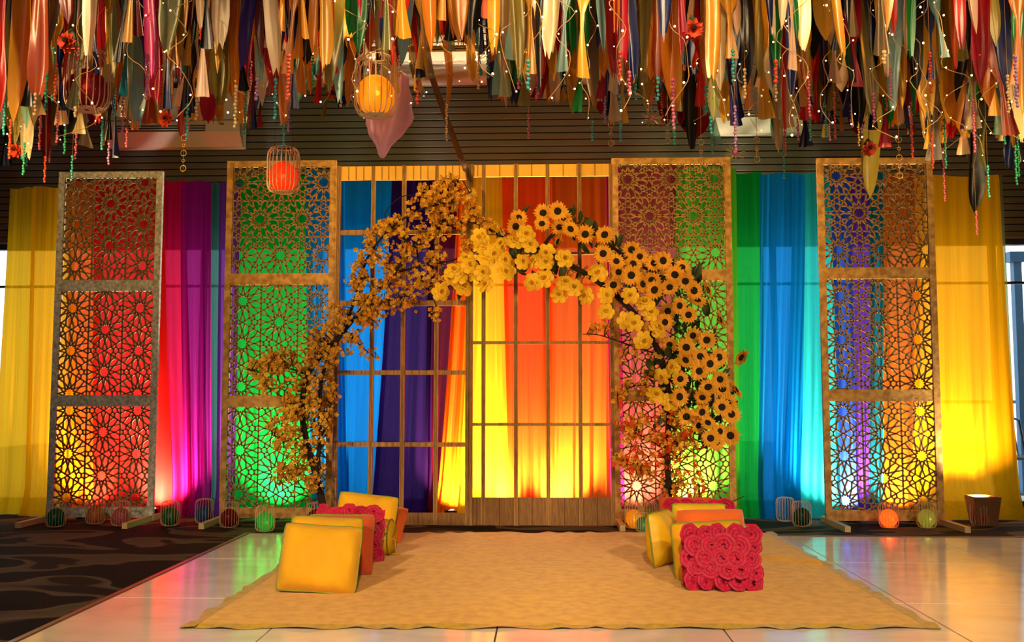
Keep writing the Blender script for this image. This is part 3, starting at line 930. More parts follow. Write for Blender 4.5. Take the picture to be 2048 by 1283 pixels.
# stage spotlights hanging from the ceiling behind the camera
for k, (x, y, wts) in enumerate(STAGE+[(x_, y_, w_/9) for x_, y_, w_ in BACKSPOT]):
    t = thing('ceiling_spotlight', ['left end black ceiling spotlight behind the viewpoint','middle black ceiling spotlight behind the viewpoint','right end black ceiling spotlight behind the viewpoint','black ceiling spotlight above the grey framed screen','black ceiling spotlight above the left folding door','black ceiling spotlight above the right folding door','black ceiling spotlight above the rightmost screen'][k], 'spotlight', (x, y, ZC))
    MB().lathe([(0,0),(0.05,0),(0.05,-0.02),(0.012,-0.025),(0.012,-0.2),(0,-0.2)], 14).build('mount', M['black'], t)
    d = (Vector((x*0.62, 5.3, 0.0) if k < 3 else (x*0.95, 8.3, 3.0)) - Vector((x, y, ZC-0.3))).normalized()
    q = d.to_track_quat('-Z', 'Y').to_euler()
    h = MB().lathe([(0,0.14),(0.07,0.14),(0.08,0.1),(0.085,-0.08),(0.075,-0.08),(0.07,0.0),(0,0.0)], 18).build('lamp_head', M['black'], t, loc=(0,0,-0.26))
    h.rotation_euler = q
    MB().lathe([(0,-0.01),(0.068,-0.01)], 16).build('lens', M['lens'], h)
    L = bpy.data.lights.new('stage_lamp', 'SPOT'); L.energy = wts*9; L.color = STAGE_COL if k < 3 else BACK_COL; L.spot_size = math.radians(40 if k < 3 else 82); L.spot_blend = 0.6 if k < 3 else 0.9; L.shadow_soft_size = 0.12
    lo = bpy.data.objects.new('lamp', L); col.objects.link(lo); lo.parent = t; lo.location = Vector((0,0,-0.26))+d*0.1; lo.rotation_euler = q

# added fill floodlights on the carpet and floor at either side, outside the picture
for k, (x, y, z, aim, wts) in enumerate(FILL_FLOOD):
    t = thing('fill_floodlight', ('left', 'right')[k]+' hand black fill floodlight added beside the viewpoint', 'floodlight', (x, y, 0.006))
    MB().tube([(0,0,0.5),(0,0,z-0.1)], 0.016, 8).build('pole', M['black'], t)
    for j in range(3):
        a = 2*PI*j/3+0.5
        MB().tube([(0.42*math.cos(a),0.42*math.sin(a),0.012),(0,0,0.75)], 0.011, 6).build('leg', M['black'], t)
    d = (Vector(aim)-Vector((x, y, z))).normalized()
    q = d.to_track_quat('-Z', 'Y').to_euler()
    h = MB().lathe([(0,0.12),(0.05,0.12),(0.07,0.06),(0.09,-0.08),(0.08,-0.08),(0.06,0.0),(0,0.0)], 18).build('lamp_head', M['black'], t, loc=(0,0,z))
    h.rotation_euler = q
    MB().lathe([(0,-0.01),(0.058,-0.01)], 16).build('lens', M['lens'], h)
    L = bpy.data.lights.new('fill_flood_lamp', 'SPOT'); L.energy = wts; L.color = FILL_FLOOD_COL; L.spot_size = math.radians(44); L.spot_blend = 0.8; L.shadow_soft_size = 0.08
    lo = bpy.data.objects.new('lamp', L); col.objects.link(lo); lo.parent = t; lo.location = Vector((0,0,z))+d*0.1; lo.rotation_euler = q

# ------------------------------------------------------------------ cage lanterns
def cage_profile(R, H):
    pr = [(R*0.58, 0.0), (R*0.82, H*0.035), (R*0.96, H*0.12), (R, H*0.22), (R, H*0.78), (R*0.95, H*0.9), (R*0.80, H*0.975), (R*0.58, H)]
    return pr
def tulle_mesh(R, seed, mat, squash=0.85):
    r = random.Random(seed)
    ph = [(r.uniform(2,5), r.uniform(2,5), r.uniform(0,6)) for _ in range(5)]
    m = MB()
    nu, nv = 34, 22
    def f(u, v):
        th = PI*v; a = 2*PI*u
        d = Vector((math.sin(th)*math.cos(a), math.sin(th)*math.sin(a), math.cos(th)))
        k = 1.0
        for fx, fy, p in ph: k += 0.07*math.sin(fx*d.x*2+fy*d.y*2+p+3*d.z)
        k += 0.10*abs(math.sin(4*a+3*th+2*math.sin(3*th)))+0.08*math.sin(7*d.x+9*d.z+ph[0][2])
        q = d*R*0.95*min(k,1.03)
        return Vector((q.x, q.y, q.z*1.08))
    m.grid(f, nu, nv)
    return m.mesh('tulle', mat, True)
TUL = {}
def tulle_mat(hexc, glow=0):
    k = (hexc, glow)
    if k not in TUL:
        TUL[k] = fabric('tulle_cloth', lin(hexc), 0.55, 0.15, 0.03, weave=False)
    return TUL[k]
CAGES = {}
def lantern(label, loc, R, H, wire, hexc, lit=0.0, nw=20, single=False, tulle_scale=0.93, hang=None, name='cage_lantern', rot=0.3, group='wire cage lanterns'):
    t = thing(name, label, 'lantern', loc, rot, group)
    pr = cage_profile(R, H)
    wr = 0.0018 if not single else 0.0023
    key = (round(R,4), round(H,4), wire.name, single)
    if key not in CAGES:
        if single:
            CAGES[key] = MB().tube([(x,0,z) for x,z in pr], wr, 5).mesh('wire', wire, True)
        else:
            m = MB()
            for k in range(nw):
                a = 2*PI*k/nw
                m.tube([(x*math.cos(a), x*math.sin(a), z) for x,z in pr], wr, 4)
            CAGES[key] = m.mesh('cage_wires', wire, True)
    if single:
        for k in range(nw):
            o = link('wire', CAGES[key], t); o.rotation_euler = (0,0,2*PI*k/nw)
    else:
        link('cage_wires', CAGES[key], t)['kind'] = 'stuff'
    ring = lambda r_, z: MB().tube([(r_*math.cos(2*PI*j/20), r_*math.sin(2*PI*j/20), z) for j in range(20)], 0.0026, 5, closed=True)
    ring(pr[-1][0], H).build('top_ring', wire, t, smooth=True)
    ring(pr[0][0], 0.002).build('base_ring', wire, t, smooth=True)
    MB().lathe([(0,0.001),(R*0.56,0.001),(R*0.56,0.005),(0,0.005)], 18).build('base_plate', wire, t)
    if hexc:
        rt = R*tulle_scale
        o = link('fabric_ball', tulle_mesh(rt, len(label)*7+int(R*1000), tulle_mat(hexc)), t, (0,0,rt*0.98+0.006))
    if lit:
        MB().ball((0,-R*0.55,R*0.95), 0.010, 8, 6).build('tea_light', M['candle'], t)
        L = bpy.data.lights.new('tea_lamp', 'POINT'); L.energy = lit; L.color = (1,0.6,0.25); L.shadow_soft_size = 0.02
        lo = bpy.data.objects.new('lamp', L); col.objects.link(lo); lo.parent = t; lo.location = (0, 0, R*0.95)
    if hang:
        MB().tube([(pr[-1][0],0,H),(0,0,hang)], 0.0012, 4).build('hanging_thread', M['net'], t)
        MB().tube([(-pr[-1][0],0,H),(0,0,hang)], 0.0012, 4).build('hanging_thread', M['net'], t)
    return t
FL = [
 ('copper wire lantern holding green tulle before the grey screen', 111, 1054, 'wire_rose', '1d6a3c', 0),
 ('copper wire lantern holding peach tulle before the grey screen', 190, 1048, 'wire_rose', 'd8884a', 0),
 ('copper wire lantern holding pink tulle before the grey screen', 241, 1052, 'wire_rose', 'd0707a', 0),
 ('copper wire lantern holding green tulle before the crimson curtain', 340, 1052, 'wire_rose', '2a7a3a', 0),
 ('copper wire lantern holding blue tulle before the magenta curtain', 408, 1047, 'wire_rose', '1a5a9a', 0),
 ('copper wire lantern holding dark red tulle at the green screen foot', 458, 1055, 'wire_rose', '8a1a1c', 0),
 ('wire lantern with glowing green tulle left of the cushions', 530, 1063, 'wire_gold', '2c9a44', 0.35),
 ('wire lantern with dark red tulle behind the left cushions', 631, 1056, 'wire_rose', '7a1a18', 0),
 ('empty wire lantern almost hidden behind the highest left cushion', 724, 1054, 'wire_rose', '', 0),
 ('wire lantern with yellow tulle right of the folding doors', 1268, 1057, 'wire_gold', 'e0a828', 0.2),
 ('wire lantern with pale green tulle behind the right bolster', 1297, 1055, 'wire_gold', '9aa83a', 0),
 ('small wire lantern with teal tulle left of the right bolster', 1286, 1064, 'wire_gold', '1c7a66', 0.15),
 ('wire lantern almost hidden behind the right cushion heap', 1440, 1054, 'wire_rose', '', 0),
 ('empty pale wire lantern before the blue curtain', 1571, 1043, 'wire_gold', '', 0),
 ('dark wire lantern with green tulle before the turquoise curtain', 1604, 1053, 'wire_rose', '10503a', 0),
 ('brightly glowing orange tulle lantern before the rightmost screen', 1778, 1056, 'wire_rose', 'f06a28', 0.8),
 ('wire lantern with pale green tulle before the rightmost screen', 1854, 1056, 'wire_gold', '8a9a4a', 0.3),
 ('wire lantern with red tulle before the box uplight', 1961, 1051, 'wire_gold', 'd0381c', 0.35),  # tea light added here to brighten the red tulle
]
for i, (lab, px, py, wm, hx, lit) in enumerate(FL):
    p = PF(px, py)
    small = 'small' in lab
    ts = 0.93 if hx else 0
    lantern(lab, (p.x, p.y, 0.006), 0.060 if small else 0.078, 0.15 if small else 0.205, M[wm], hx, lit, rot=rnd.uniform(0,1))
NETZ = 3.0
for lab, px, ptop, pbot, wpx, wm, hx, lit in [
     ('hanging wire lantern with dark red tulle near the left edge', 173, 103, 226, 88, 'wire_rose', '7a1210', 0.05),
     ('hanging wire lantern with yellow tulle beside the pink lace ribbon', 751, 110, 238, 87, 'wire_gold', 'f0b42a', 0.22),
     ('lowest hanging wire lantern with orange tulle before the green screen', 566, 294, 391, 65, 'wire_rose', 'ea4a1a', 0.25)]:
    Y = FPX*0.162/wpx
    b = P(px, pbot-6, Y)
    lantern(lab, b, 0.081, 0.232, M[wm], hx, lit, nw=22, single=True, hang=NETZ-b.z)

# ------------------------------------------------------------------ floral arch
YA = 7.85
base = PF(985, 1058)
arch = thing('floral_arch', 'large arch of yellow blossoms, roses and sunflowers before the folding doors', 'floral arch', (0, YA, 0))
ar = random.Random(21)
def A(px, py, dy=0.0):
    p = P(px, py, YA+dy); return Vector((p.x, dy if False else p.y-YA, p.z))
def smooth_path(pts, n=6):
    out = []
    P_ = [pts[0]] + pts + [pts[-1]]
    for i in range(1, len(P_)-2):
        for k in range(n):
            t = k/n
            a, b, c, d = P_[i-1], P_[i], P_[i+1], P_[i+2]
            out.append(0.5*((2*b)+(c-a)*t+(2*a-5*b+4*c-d)*t*t+(3*b-a-3*c+d)*t**3))
    out.append(pts[-1])
    return out
LIMBS = [
 ([(650,1052),(642,985),(618,900),(604,820),(616,750),(652,700),(690,660)], 0.030, 0.018),
 ([(655,1052),(634,960),(640,880),(640,800),(648,740),(690,655)], 0.022, 0.014),
 ([(690,660),(738,600),(788,545),(832,490),(880,455),(950,445),(1010,480)], 0.018, 0.012),
 ([(690,660),(712,590),(738,510),(790,450),(850,415),(905,405)], 0.014, 0.006),
 ([(616,750),(570,735),(520,742),(492,738)], 0.010, 0.003),
 ([(604,820),(560,790),(530,770)], 0.009, 0.003),
 ([(618,900),(575,880),(545,870)], 0.009, 0.003),
 ([(642,985),(600,950),(560,940)], 0.009, 0.003),
 ([(640,880),(655,840),(668,780)], 0.008, 0.003),
 ([(880,455),(905,405),(918,355)], 0.010, 0.003),
 ([(950,445),(945,400),(925,360)], 0.010, 0.003),
 ([(830,495),(800,470),(770,430),(800,395),(835,390)], 0.008, 0.003),
 ([(832,490),(845,560),(868,600),(882,645)], 0.008, 0.003),
 ([(738,600),(775,600),(812,590),(840,560)], 0.009, 0.003),
 ([(690,660),(720,690),(752,716)], 0.008, 0.003),
 ([(788,545),(850,530),(905,520),(960,500)], 0.012, 0.004),
 ([(1010,480),(1080,500),(1150,535),(1220,580),(1280,640),(1320,710),(1338,800),(1335,900),(1338,980),(1335,1052)], 0.024, 0.028),
 ([(1080,500),(1120,460),(1190,470),(1260,520),(1330,560),(1390,640),(1420,720),(1440,800),(1440,870)], 0.016, 0.008),
 ([(1335,900),(1390,860),(1430,830)], 0.010, 0.005),
 ([(1338,800),(1280,770),(1235,790)], 0.008, 0.003),
 ([(1320,710),(1260,690),(1200,670),(1165,668)], 0.008, 0.003),
 ([(1335,900),(1280,870),(1240,860)], 0.008, 0.003),
 ([(1338,980),(1290,940),(1245,925)], 0.008, 0.003),
 ([(1340,1010),(1400,1004),(1450,1006),(1488,992)], 0.008, 0.003),
 ([(1400,1004),(1450,1015),(1480,1022)], 0.006, 0.002),
]
limb_pts = []
for pts, r0, r1 in LIMBS:
    q = [A(x, y, ar.uniform(-0.06, 0.06)) for x, y in pts]
    sp = smooth_path(q)
    n = len(sp)
    MB().tube(sp, [r0+(r1-r0)*i/(n-1) for i in range(n)], 7).build('limb', M['stem'], arch, smooth=True)
    limb_pts += sp
def in_poly(x, y, poly):
    c = False
    for i in range(len(poly)):
        x1, y1 = poly[i]; x2, y2 = poly[i-1]
        if (y1 > y) != (y2 > y) and x < (x2-x1)*(y-y1)/(y2-y1)+x1: c = not c
    return c
def sample(poly):
    xs = [p[0] for p in poly]; ys = [p[1] for p in poly]
    while True:
        x = ar.uniform(min(xs), max(xs)); y = ar.uniform(min(ys), max(ys))
        if in_poly(x, y, poly): return x, y
def blossom_mesh(mat, seed, R=0.0205, pn=5):
    r = random.Random(seed); m = MB()
    for k in range(pn):
        a = 2*PI*k/pn + r.uniform(-0.1, 0.1)
        c, s = math.cos(a), math.sin(a); lift = R*r.uniform(0.3, 0.75)
        f = lambda rad, w, z: (c*rad-s*w, s*rad+c*w, z)
        m.add([f(0,0,0), f(R*0.6,-R*0.42,lift*0.5), f(R,-R*0.22,lift), f(R,R*0.22,lift), f(R*0.6,R*0.42,lift*0.5)], [(0,1,2,3,4)])
    m.ball((0,0,R*0.22), R*0.16, 5, 3, mi=1)
    return m
BM = [blossom_mesh(None, s).mesh('blossom', [M['blossom'] if s % 2 else M['blossom_o'], M['blossom_c']]) for s in range(4)]
def autumn_mesh(seed):
    r = random.Random(seed); m = MB()
    R = 0.05
    for k in range(5):
        a = -1.2+0.6*k; L = R*(1-0.12*abs(k-2))
        m.add([(0,0,0),(math.cos(a-0.25)*L*0.6,math.sin(a-0.25)*L*0.6,0.008),(math.cos(a)*L,math.sin(a)*L,-0.006),(math.cos(a+0.25)*L*0.6,math.sin(a+0.25)*L*0.6,0.008)],[(0,1,2,3)])
    return m
AM = autumn_mesh(1).mesh('autumn_leaf', M['autumn'])
REG = [  # polygon, twigs, blossoms per twig, jitter
 ([(525,700),(600,690),(670,700),(672,840),(650,900),(640,985),(560,985),(540,930),(555,870),(520,800)], 180, 7),
 ([(500,715),(560,700),(560,760),(490,750)], 8, 4),
 ([(600,650),(660,610),(740,560),(780,640),(740,660),(690,720),(610,720)], 76, 6),
 ([(690,560),(720,480),(770,440),(850,380),(915,400),(975,440),(985,500),(900,535),(860,600),(800,645),(720,660)], 230, 6),
 ([(840,390),(895,345),(930,345),(968,410),(960,450),(850,440)], 50, 6),
 ([(855,600),(890,590),(895,650),(868,650)], 7, 3),
 ([(720,690),(760,690),(760,725),(720,715)], 4, 3),
 ([(1160,655),(1225,640),(1310,640),(1330,760),(1245,770),(1222,700)], 26, 5),
 ([(1222,775),(1330,740),(1400,850),(1400,960),(1330,985),(1230,930),(1225,850)], 90, 7),
 ([(1340,940),(1400,950),(1400,1000),(1350,1000)], 8, 4),
 ([(1090,540),(1170,545),(1170,575),(1090,560)], 9, 3),
]
blossoms = []
twigs = MB()
for poly, n, per in REG:
    for _ in range(n):
        x, y = sample(poly)
        tip = A(x, y, ar.uniform(-0.22, 0.16))
        near = sorted(limb_pts, key=lambda q: (q-tip).length_squared)[0]
        k = min(1.0, 0.42/max(0.001, (tip-near).length))
        st = tip.lerp(near, k)
        mid = st.lerp(tip, 0.5)+Vector((ar.uniform(-0.03,0.03), ar.uniform(-0.03,0.03), ar.uniform(-0.01,0.05)))
        path = smooth_path([st, mid, tip], 3)
        twigs.tube(path, [0.0045, 0.004, 0.004, 0.0035, 0.003, 0.0025, 0.002][:len(path)], 4)
        for b in range(per):
            s = 0.35+0.65*(b+ar.random()*0.6)/per
            i = min(len(path)-1, int(s*(len(path)-1)))
            p = path[i].lerp(path[min(i+1, len(path)-1)], ar.random()) + Vector((ar.gauss(0,0.022), ar.gauss(0,0.022), ar.gauss(0,0.022)))
            blossoms.append((p, x > 1150 and y > 800 and ar.random() < 0.22))
twigs.build('twigs', M['stem'], arch)['kind'] = 'stuff'
ar.shuffle(blossoms)
def face(dirv):
    return Vector(dirv).to_track_quat('Z', 'Y').to_matrix()
# nearest to the viewer = the largest in the picture
blossoms.sort(key=lambda b: b[0].y)
rest = MB(); rest_mats = [M['blossom'], M['blossom_c'], M['blossom_o']]
aut = 0
for i, (p, is_a) in enumerate(blossoms):
    d = Vector((ar.gauss(0,0.6), -1+ar.gauss(0,0.5), ar.gauss(0.1,0.6)))
    s = ar.uniform(0.72, 1.15)
    if is_a:
        o = link('autumn_leaf', AM, arch, p); o.rotation_euler = face(d).to_euler(); o.scale = (s,s,s); continue
    if i < 290:
        o = link('blossom', BM[i % 4], arch, p); o.rotation_euler = face(d).to_euler(); o.scale = (s,s,s)
    else:
        b = blossom_mesh(None, i % 4)
        Rm = face(d)
        vs_ = [Rm @ Vector(v)*s + p for v in b.v]
        off = len(rest.v)
        rest.v.extend(tuple(v) for v in vs_)
        for f, mi in zip(b.f, b.m):
            rest.f.append(tuple(off+k for k in f)); rest.m.append(1 if mi else (0 if i % 2 else 2))
rest.build('blossom_mass', rest_mats, arch)['kind'] = 'stuff'

# extra orange red leaf sprays at the lower right
for _ in range(46):
    x, y = sample([(1285,835),(1345,820),(1400,880),(1400,1000),(1340,1000),(1320,900)])
    o = link('autumn_leaf', AM, arch, A(x, y, ar.uniform(-0.2, 0.1)))
    o.rotation_euler = face((ar.gauss(0,0.7), -1, ar.gauss(0,0.7))).to_euler(); s = ar.uniform(0.7,1.2); o.scale = (s,s,s)

def rose_mesh(seed):
    r = random.Random(seed); m = MB()
    R = 0.072
    def petal(a, rin, rout, half, z0, z1, curl):
        # cupped overlapping petal, its rim curling outwards and one side lifted over the next
        lift = r.uniform(0.006, 0.011)*rout/R
        def f(u, v):
            q = 2*u-1
            an = a + half*q*min(1.0, 0.5+0.9*v)*(1-0.25*max(0, v-0.75)/0.25)
            rim = 1-0.30*abs(q)**3*v
            rad = rin+(rout-rin)*(v**1.3)*rim + curl*max(0, v-0.7)
            z = z0+(z1-z0)*math.sin(v*PI/2)*(0.75+0.25*rim) - curl*1.5*max(0, v-0.7) + lift*q*v
            return (rad*math.cos(an), rad*math.sin(an), z)
        m.grid(f, 6, 6)
    for k in range(6): petal(2*PI*k/6+r.uniform(-.15,.15), R*0.15, R*0.92, 0.66, -0.006, 0.016, 0.03)
    for k in range(5): petal(2*PI*k/5+0.5+r.uniform(-.15,.15), R*0.15, R*0.70, 0.76, 0.0, 0.032, 0.03)
    for k in range(5): petal(2*PI*k/5+0.1+r.uniform(-.15,.15), R*0.12, R*0.47, 0.85, 0.004, 0.046, 0.015)
    for k in range(4): petal(2*PI*k/4+0.8+r.uniform(-.15,.15), R*0.08, R*0.28, 0.95, 0.008, 0.054, 0.0)
    for k in range(3): petal(2*PI*k/3+0.3, R*0.03, R*0.12, 1.2, 0.015, 0.060, 0.0)
    return m.mesh('rose', M['rose'], True)
RM = [rose_mesh(s) for s in (1,2,3)]
ROSES = [(881,583),(908,541),(916,554),(925,575),(939,531),(933,519),(951,547),(965,545),(972,570),(973,515),(987,506),(968,491),(960,474),
 (1003,488),(1028,484),(1052,468),(1060,490),(1014,541),(1008,520),(1044,523),(1069,523),(1091,524),(1094,503),(1129,517),(1066,564),(1088,557),
 (1118,591),(1131,567),(1147,575),(1196,546),(1173,593),(1212,590),(1260,591),(1212,623),(1253,640),(1268,646),(1290,607),(1300,626),(1314,658),
 (1286,680),(1325,752),(1311,790),(1347,734),(1341,803),(1010,545),(900,556)]
for i, (x, y) in enumerate(ROSES):
    o = link('rose', RM[i % 3], arch, A(x, y, ar.uniform(-0.24, -0.10)))
    o.rotation_euler = face((ar.gauss(0,0.35), -1, ar.gauss(0.12,0.3))).to_euler()
    s = ar.uniform(0.95, 1.18); o.scale = (s,s,s)

def sun_petals(seed):
    r = random.Random(seed); m = MB()
    R = 0.080; r0 = 0.022
    for layer, (n, RR, z) in enumerate(((20, R*0.97, 0.004), (18, R*0.86, 0.010))):
        for k in range(n):
            a = 2*PI*(k+0.5*layer)/n + r.uniform(-0.07,0.07); L = RR*r.uniform(0.88,1.06); w = 0.0115
            c, s = math.cos(a), math.sin(a); dz = r.uniform(-0.004, 0.014)
            f = lambda rad, t, zz: (c*rad-s*t, s*rad+c*t, zz)
            mid = (r0+L)/2
            m.add([f(r0,-w*0.6,z), f(mid,-w,z+0.005+dz*0.5), f(L,0,z+dz), f(mid,w,z+0.005+dz*0.5), f(r0,w*0.6,z), f(mid,0,z+0.001+dz*0.5)],
                  [(0,1,5),(1,2,5),(2,3,5),(3,4,5),(4,0,5)])
    return m.mesh('sunflower', M['sun_petal'])
SP = [sun_petals(s) for s in (1,2,3)]
SD = MB().lathe([(0.029,-0.004),(0.029,0.009),(0.022,0.017),(0.010,0.014),(0.0005,0.012)], 14).mesh('disc', M['sun_disc'], True)
SUN = [(1037,436),(1031,452),(1086,426),(1084,448),(1115,422),(1125,437),(1118,453),(1140,459),(1170,468),(1210,470),(1206,507),(1232,523),(1262,498),
 (1279,512),(1265,528),(1238,544),(1262,550),(1308,526),(1325,521),(1364,535),(1349,550),(1304,559),(1284,568),(1371,561),(1339,573),(1310,580),(1387,581),
 (1394,602),(1358,611),(1336,622),(1377,629),(1329,644),(1385,670),(1414,680),(1339,689),(1372,695),(1400,712),(1370,721),(1437,714),(1419,727),
 (1399,742),(1360,757),(1441,758),(1417,775),(1445,778),(1405,793),(1358,793),(1456,805),(1444,814),(1462,828),(1403,823),(1372,832),(1415,846),
 (1396,850),(1439,862),(1462,870),(1432,883),(1421,876),(1350,888),(1227,570)]
SIDE = [(1414,580),(1438,640),(1470,780),(1485,716),(1118,484)]
for i, (x, y) in enumerate(SUN+SIDE):
    side = i >= len(SUN)
    o = link('sunflower', SP[i % 3], arch, A(x, y, ar.uniform(-0.22, -0.02)))
    d = (ar.choice((-1,1))*1.3, -0.6, ar.gauss(0.2,0.5)) if side else (ar.gauss(0.05,0.30), -1, ar.gauss(-0.05,0.30))
    o.rotation_euler = face(d).to_euler()
    s = ar.uniform(0.95, 1.18); o.scale = (s,s,s)
    link('disc', SD, o)
    tgt = sorted(limb_pts, key=lambda q: (q-o.location).length_squared)[0]
    if (tgt-o.location).length > 0.05 and i % 2 == 0:
        MB().tube([o.location, o.location.lerp(tgt, 0.5)+Vector((0,0.05,-0.02)), tgt], [0.004,0.005,0.005], 5).build('stalk', M['leaf'], arch)
lf = MB()
def leaf_mesh():
    def f(u, v):
        w = 0.030*math.sin(PI*min(1, 0.06+v*0.94))**0.8*(1-0.3*v)
        return ((2*u-1)*w, 0.10*v-0.01, 0.016*math.sin(PI*v)+0.012*abs(2*u-1))
    return MB().grid(f, 4, 6).mesh('leaf', M['leaf'], True)
LM = leaf_mesh()
LEAFREG = [([(990,470),(1130,500),(1180,560),(1060,560),(1000,520)], 46), ([(890,540),(960,520),(985,580),(920,600)], 16),
           ([(1020,410),(1150,430),(1250,500),(1220,540),(1100,470)], 34), ([(1220,500),(1400,540),(1430,700),(1340,720),(1270,640)], 70),
           ([(1330,700),(1460,720),(1475,870),(1400,900),(1340,800)], 70), ([(1290,700),(1350,720),(1350,880),(1310,860)], 26)]
for poly, n in LEAFREG:
    for _ in range(n):
        x, y = sample(poly)
        o = link('leaf', LM, arch, A(x, y, ar.uniform(-0.06, 0.14)))
        o.rotation_euler = (ar.uniform(0.6,2.2), ar.uniform(-0.7,0.7), ar.uniform(0,6.28)); s = ar.uniform(0.8,1.4); o.scale = (s,s,s)

# ------------------------------------------------------------------ hanging canopy
cr = random.Random(77)
NX0, NX1, NY0, NY1 = -3.3, 3.3, 2.2, 5.1
m = MB()
st = 0.11
k = 0
x = NX0
while x <= NX1+1e-6:
    m.tube([(x, NY0+(NY1-NY0)*i/6, NETZ+0.012*math.sin(i*1.7+x*4)) for i in range(7)], 0.0026, 4); x += st
y = NY0
while y <= NY1+1e-6:
    m.tube([(NX0+(NX1-NX0)*i/10, y, NETZ+0.012*math.sin(i*1.3+y*5)) for i in range(11)], 0.0026, 4); y += st
net = thing('cord_net', 'black cord net hung below the ceiling carrying the ribbons', 'net', (0,0,0))
o = m.build('net_mesh', M['net'], net); o['kind'] = 'stuff'
for xx in (NX0, 0.0, NX1):
    for yy in (NY0, NY1): MB().tube([(xx,yy,NETZ),(xx,yy,ZC)], 0.004, 5).build('suspension_wire', M['net'], net)
MB().tube([(NX0,NY1,NETZ+0.01),(NX1,NY1,NETZ+0.01)], 0.018, 8).build('edge_bar', M['door_panel'], net)

RC = {  # colour name -> (hex)
 'black':'14120f','cream':'d8bd90','olive':'8a7a30','gold':'c98a20','red':'c3200f','teal':'1d7a80','pale teal':'7fa79a','crimson':'a80f24','dark red':'6a0f12',
 'peach':'d8ac84','navy':'101c4c','hot pink':'d63a72','purple':'2e1a5c','amber':'c9741a','sage':'9a9a5a','orange':'dc5512','yellow':'e0a428','coral':'dc6a48',
 'taupe':'8a7048','green':'0f6a22','blue violet':'3a3a86','mauve':'8a5a70','pink':'d58a90','grey':'9a9484','indigo':'1c1646','rust':'a8441c'}
RMAT = {}
def rib_mat(cn, kind):
    if (cn, kind) not in RMAT:
        c = lin(RC[cn])
        if kind == 'sheer': RMAT[cn, kind] = fabric('organza_'+cn.replace(' ', '_'), c, 0.5, 0.42, 0.10, weave=False)
        elif kind == 'satin': RMAT[cn, kind] = fabric('satin_'+cn.replace(' ', '_'), c, 0.25, 0.0, 0.09, weave=False)
        else: RMAT[cn, kind] = fabric('lace_'+cn.replace(' ', '_'), c, 0.45, 0.22, 0.06)
    return RMAT[cn, kind]
